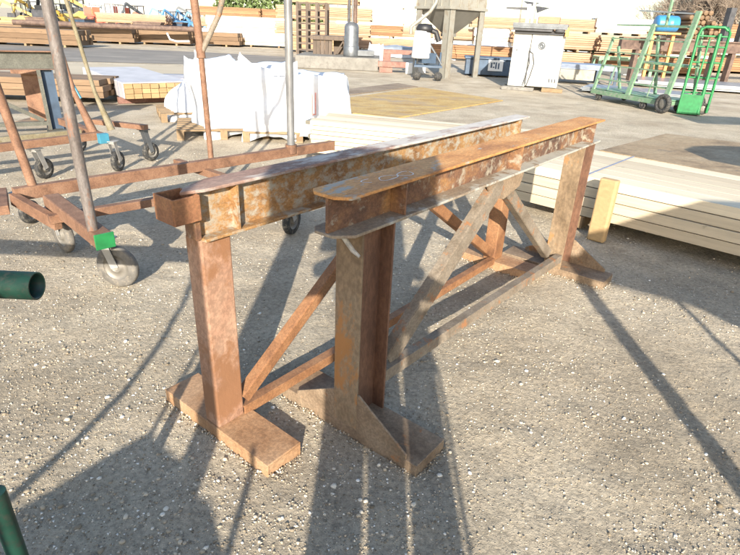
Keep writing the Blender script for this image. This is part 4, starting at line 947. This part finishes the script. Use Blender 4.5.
row(['w','p'], 455, 560, 38, 3, (2,3,2), -.05, 'bundle in the stack right behind the silo', ga, -1)
row(['t'], 455, 520, 30, 2, (1,1), -.05, 'orange timber bundle low behind the tarpaulin bundles', ga, -.5)
row(['t','p','p'], 560, 660, 27, 3, (2,2,2), -.08, 'peach timber bundle in the stack behind the green cart', ga, -.7)
row(['p','w'], 565, 700, 33, 3, (3,3,2), -.08, 'bundle in the taller stack further behind the green cart', ga, -.8)
row(['t','w'], 690, 780, 30, 2, (3,3), -.08, 'bundle in the stack at the far right behind the rail rack', ga, -.8)
# long brown pipe on the front row
q = AT(20,37,29.2); q2 = AT(206,38,31.2); M = MB(); M.tube([(q.x, 28.9, .86), (q2.x, 30.5, .86)], .13, 12); single('long_pipe', M, MT['brownsteel'], 'long dark brown pipe lying on the low front timber row', 'pipe', (q.x, 28.9, .86))
M = MB(); qa = AT(167,33,28.8); M.tube([qa, qa+Vector((.12,-.02,-.28)), qa+Vector((.45,-.05,-.36)), qa+Vector((1.1,-.05,-.33))], .045, 8); single('white_cord', M, MT['white'], 'white bent plastic pipe end draped over the front timber row', 'pipe', qa)

# machines in the far yard
def loader(mat, label, group='machines parked in the far yard'):
    r = thing('parked_lift', label, 'machine', (0,0,0), 0, group)
    M = MB(); M.prism([(-1.5,.55),(1.5,.55),(1.6,.9),(1.5,1.25),(.2,1.35),(-.2,1.1),(-1.5,1.15)], -.7, .7, Matrix(((1,0,0,0),(0,0,1,0),(0,1,0,0),(0,0,0,1)))); M.make('chassis', MT[mat], r, bevel=.05)
    M = MB()
    for x_ in (-.35, .55):
        for y_ in (-.6, .55): M.box((x_,y_,1.2),(x_+.07,y_+.07,2.35))
    M.box((-.4,-.65,2.35),(.68,.65,2.43)); M.box((-.3,-.3,1.2),(.2,.3,1.6)); M.make('cab', MT['black'], r)
    M = MB(); M.bar((1.3,.0,1.35),(-1.3,.0,2.6),.22,.24); M.bar((-1.3,0,2.6),(-2.1,0,1.3),.16,.18); M.make('boom', MT[mat], r)
    M = MB(); M.prism([(-2.5,.15),(-1.9,.15),(-1.85,.8),(-2.0,1.3),(-2.2,.5)], -.75, .75, Matrix(((1,0,0,0),(0,0,1,0),(0,1,0,0),(0,0,0,1)))); M.make('bucket', MT['darksteel'], r)
    for x_, rr_ in ((-1.05,.45),(1.05,.55)):
        for y_ in (-.78,.78): wheel(r, x_, y_, rr_, .3, 'blacktyre', 'white' if mat == 'red' else mat)
    return r
def scissor(mat):
    r = thing('scissor_lift', 'x', 'lift', (0,0,0), 0, 'machines parked in the far yard')
    M = MB(); M.box((-1.0,-.45,.25),(1.0,.45,.75)); M.make('chassis', MT[mat], r, bevel=.04)
    M = MB()
    for k in range(3): 
        for y_ in (-.38,.34): M.bar((-.8,y_,.8+k*.2),(.8,y_,1.0+k*.2),.04,.08); M.bar((.8,y_,.8+k*.2),(-.8,y_,1.0+k*.2),.04,.08)
    M.make('scissor_arms', MT[mat], r)
    M = MB(); M.box((-1.0,-.45,1.42),(1.0,.45,1.56)); M.box((-1.0,-.45,1.56),(-.2,-.42,2.3)); M.make('platform', MT[mat], r, bevel=.02)
    M = MB()
    for x_ in (-1,0,.96):
        for y_ in (-.45,.41): M.box((x_,y_,1.56),(x_+.04,y_+.04,2.5))
    M.box((-1,-.45,2.46),(1,-.41,2.5)); M.box((-1,.41,2.46),(1,.45,2.5)); M.make('guard_rail', MT['steel'], r)
    for x_ in (-.7,.7):
        for y_ in (-.47,.47): wheel(r, x_, y_, .24, .14, 'blacktyre', 'white')
    return r
pr = {'yellow': loader('yellow','a'), 'red': scissor('red'), 'redl': loader('red','a'), 'mblue': loader('mblue','a'), 'grey': loader('steel','a'), 'white': scissor('white')}
us = set()
spots = [('yellow',20,44,.3,'yellow loader furthest left in the far yard',.75),('yellow',31,50,1.4,'yellow loader second from the left in the far yard',.85),('grey',42,46,2.2,'dark grey loader between the yellow ones',1.1),('yellow',55,48,-.5,'yellow loader just left of the grey pole',.8),('white',48,60,.4,'white lift high behind the yellow loaders',1.3),('yellow',78,52,.4,'yellow loader half hidden by the rusty thin pole',1.1),('grey',70,62,.9,'grey loader behind the thick grey pole',1.3),
 ('white',90,64,.2,'white lift behind the red machines',1.3),('red',96,50,.3,'red lift just left of the thin olive pole',.8),('red',105,50,.0,'red lift just right of the thin olive pole',.8),('red',116,50,1.5,'red lift second from the olive pole',.85),('red',127,44,1.5,'tall red lift in the middle of the red group',.8),('redl',146,43,.2,'red loader with black and white wheels, rightmost of the red machines',.6),('grey',137,58,1.2,'grey machine between the red ones',.9),
 ('mblue',163,66,.1,'blue machine left of the other blue ones',.8),('mblue',172,60,1.2,'blue machine second from the left of the blue group',.75),('mblue',184,62,-.6,'blue machine in the middle of the blue group',.75),('grey',190,68,.4,'grey machine among the blue ones',.9),('mblue',197,62,.3,'blue machine nearest the forked rusty pole',.7)]
for mt, px_, Y, a_, lab, sc_ in spots:
    r = pr[mt] if mt not in us else copy_tree(pr[mt]); us.add(mt)
    r.location = (AT(px_, 20, Y).x, Y, 0); r.rotation_euler[2] = a_; r['label'] = lab; r.scale = (sc_,)*3
# distant pale heap and hedge, far treeline
def heap(name, cx, cy, rx, ry, hh, mat, seed, kind='structure'):
    M = MB(); nu, nv = 48, 14; vs = []
    for j in range(nv+1):
        t_ = j/nv
        for i in range(nu):
            a = 2*pi*i/nu; k = 1+.25*noise.noise(Vector((cos(a)*2+seed, sin(a)*2, t_*2)))
            vs.append((cx+rx*(1-t_)*cos(a)*k, cy+ry*(1-t_)*sin(a)*k, hh*t_**.8*(1+.12*noise.noise(Vector((a, t_*4, seed))))-.1))
    M.add(vs, [(j*nu+i, j*nu+(i+1) % nu, (j+1)*nu+(i+1) % nu, (j+1)*nu+i) for j in range(nv) for i in range(nu)], True)
    return tag(M.make(name, mat), kind=kind)
heap('sand_hill', -62, 150, 26, 14, 6.0, simple('cream sand heap', (.50,.46,.40), .95, 0, .15, .2, .3), 2)
# hedge
hd = MB(); 
cx0, cx1 = AT(236,5,52).x, AT(300,5,54).x
for _ in range(5200):
    x = random.uniform(cx0-2, cx1+2.5); y = 53+random.uniform(-1.0,1.0); z = random.uniform(.3,4.1+.5*noise.noise(Vector((x*.6,0,0)))) 
    s_ = random.uniform(.08,.2); a = random.random()*6.28; b2 = random.uniform(-1,1)
    d1 = Vector((cos(a), sin(a), b2*.5))*s_; d2 = Vector((-sin(a)*.5, cos(a)*.5, .8))*s_
    p_ = Vector((x, y, z)); hd.add([p_-d1, p_+d2, p_+d1, p_-d2], [(0,1,2,3)])
hr = thing('hedge', 'bright green leafy hedge behind the orange timber stack', 'hedge', ((cx0+cx1)/2, 53, 0)); hd.make('foliage', MT['leaf'], hr, ((cx0+cx1)/2, 53, 0))
for k in range(4): M = MB(); xx = cx0+(cx1-cx0)*(k+.5)/4; M.tube([(xx,53,0),(xx+.2,53,1.6)], [.12,.07], 8); M.make('trunk', MT['bark'], hr, ((cx0+cx1)/2, 53, 0))

# bare trees on the right
def tree(label, x, y, hh, seed, spread=.62, n_lv=7):
    rnd = random.Random(seed); r = thing('bare_tree', label, 'tree', (x, y, 0), 0, 'bare trees on the right')
    T, W = MB(), MB()
    def grow(p, d, L_, rad, lv):
        segs = 3; pts = [p]; q = p; dd = d.copy()
        for i in range(segs):
            dd = (dd+Vector((rnd.uniform(-1,1), rnd.uniform(-1,1), rnd.uniform(-.5,.8)))*.13).normalized(); q = q+dd*L_/segs; pts.append(q)
        (T if lv < 3 else W).tube(pts, [rad*(1-.35*i/segs) for i in range(segs+1)], 7 if lv < 2 else (5 if lv < 4 else 3), cap=False)
        if lv >= n_lv: return
        for k in range(3 if lv < 4 else 3):
            a = rnd.uniform(0, 6.28); tl = rnd.uniform(.35, .8)*spread*1.6
            s1 = dd.cross(Vector((cos(a), sin(a), .3))).normalized(); nd_ = (dd*cos(tl)+s1*sin(tl)); nd_.z = max(nd_.z, -.25)+.06
            grow(pts[-1] if k < 2 else pts[2], nd_.normalized(), L_*rnd.uniform(.66,.84), rad*.60, lv+1)
    for k in range(3): grow(Vector((rnd.uniform(-.3,.3),rnd.uniform(-.3,.3),0)), Vector((rnd.uniform(-.4,.4),rnd.uniform(-.3,.3),1)).normalized(), hh*.17, hh*.016, 0)
    T.make('trunk', MT['bark'], r); W.make('crown', MT['twig'], r); return r
tree('bare grey brown tree standing behind the log pile', AT(708,40,31).x, 31, 8.5, 3)
tree('bare tree spreading over the far right corner', AT(742,40,32).x, 32, 9, 8)
tree('smaller bare tree behind the blue drum', AT(672,40,33).x, 33, 7.5, 21)
tree('bare tree further back between the other bare trees', AT(722,40,42).x, 42, 10, 33)

# ================================================================== LIGHT, SKY, CAMERA
w_ = bpy.data.worlds.new('World'); sc.world = w_; w_.use_nodes = True; nt = w_.node_tree; nt.nodes.clear()
sky = nt.nodes.new('ShaderNodeTexSky'); sky.sky_type = 'NISHITA'; sky.sun_disc = False; sky.sun_elevation = SUN_EL; sky.sun_rotation = radians(180)
sky.air_density = 1.0; sky.dust_density = 1.0; sky.ozone_density = 1.0
bg = nt.nodes.new('ShaderNodeBackground'); bg.inputs[1].default_value = .125; ow = nt.nodes.new('ShaderNodeOutputWorld')
nt.links.new(sky.outputs[0], bg.inputs[0]); nt.links.new(bg.outputs[0], ow.inputs[0])
sl_ = bpy.data.lights.new('sun', 'SUN'); sl_.energy = 4.6; sl_.angle = radians(.5); sl_.color = (1.0, .915, .79)
so2 = bpy.data.objects.new('sun', sl_); COL.objects.link(so2); so2.rotation_euler = (radians(90)-SUN_EL, 0, 0); so2.location = (0,-20,15)
cam = bpy.data.cameras.new('camera_view'); co = bpy.data.objects.new('camera_view', cam); COL.objects.link(co); sc.camera = co
cam.sensor_width = 36; cam.lens = F_PX/740*36; cam.clip_end = 6000; cam.clip_start = .02
co.matrix_world = Matrix.Translation((0,0,CAMH)) @ Matrix.Rotation(pi/2-PITCH, 4, 'X') @ Matrix.Rotation(ROLL, 4, 'Z')
sc.view_settings.view_transform = 'Standard'; sc.view_settings.look = 'None'; sc.view_settings.gamma = 1; sc.view_settings.exposure = 1.35
sc.view_settings.use_curve_mapping = False
sc.render.resolution_x = 1024; sc.render.resolution_y = 768
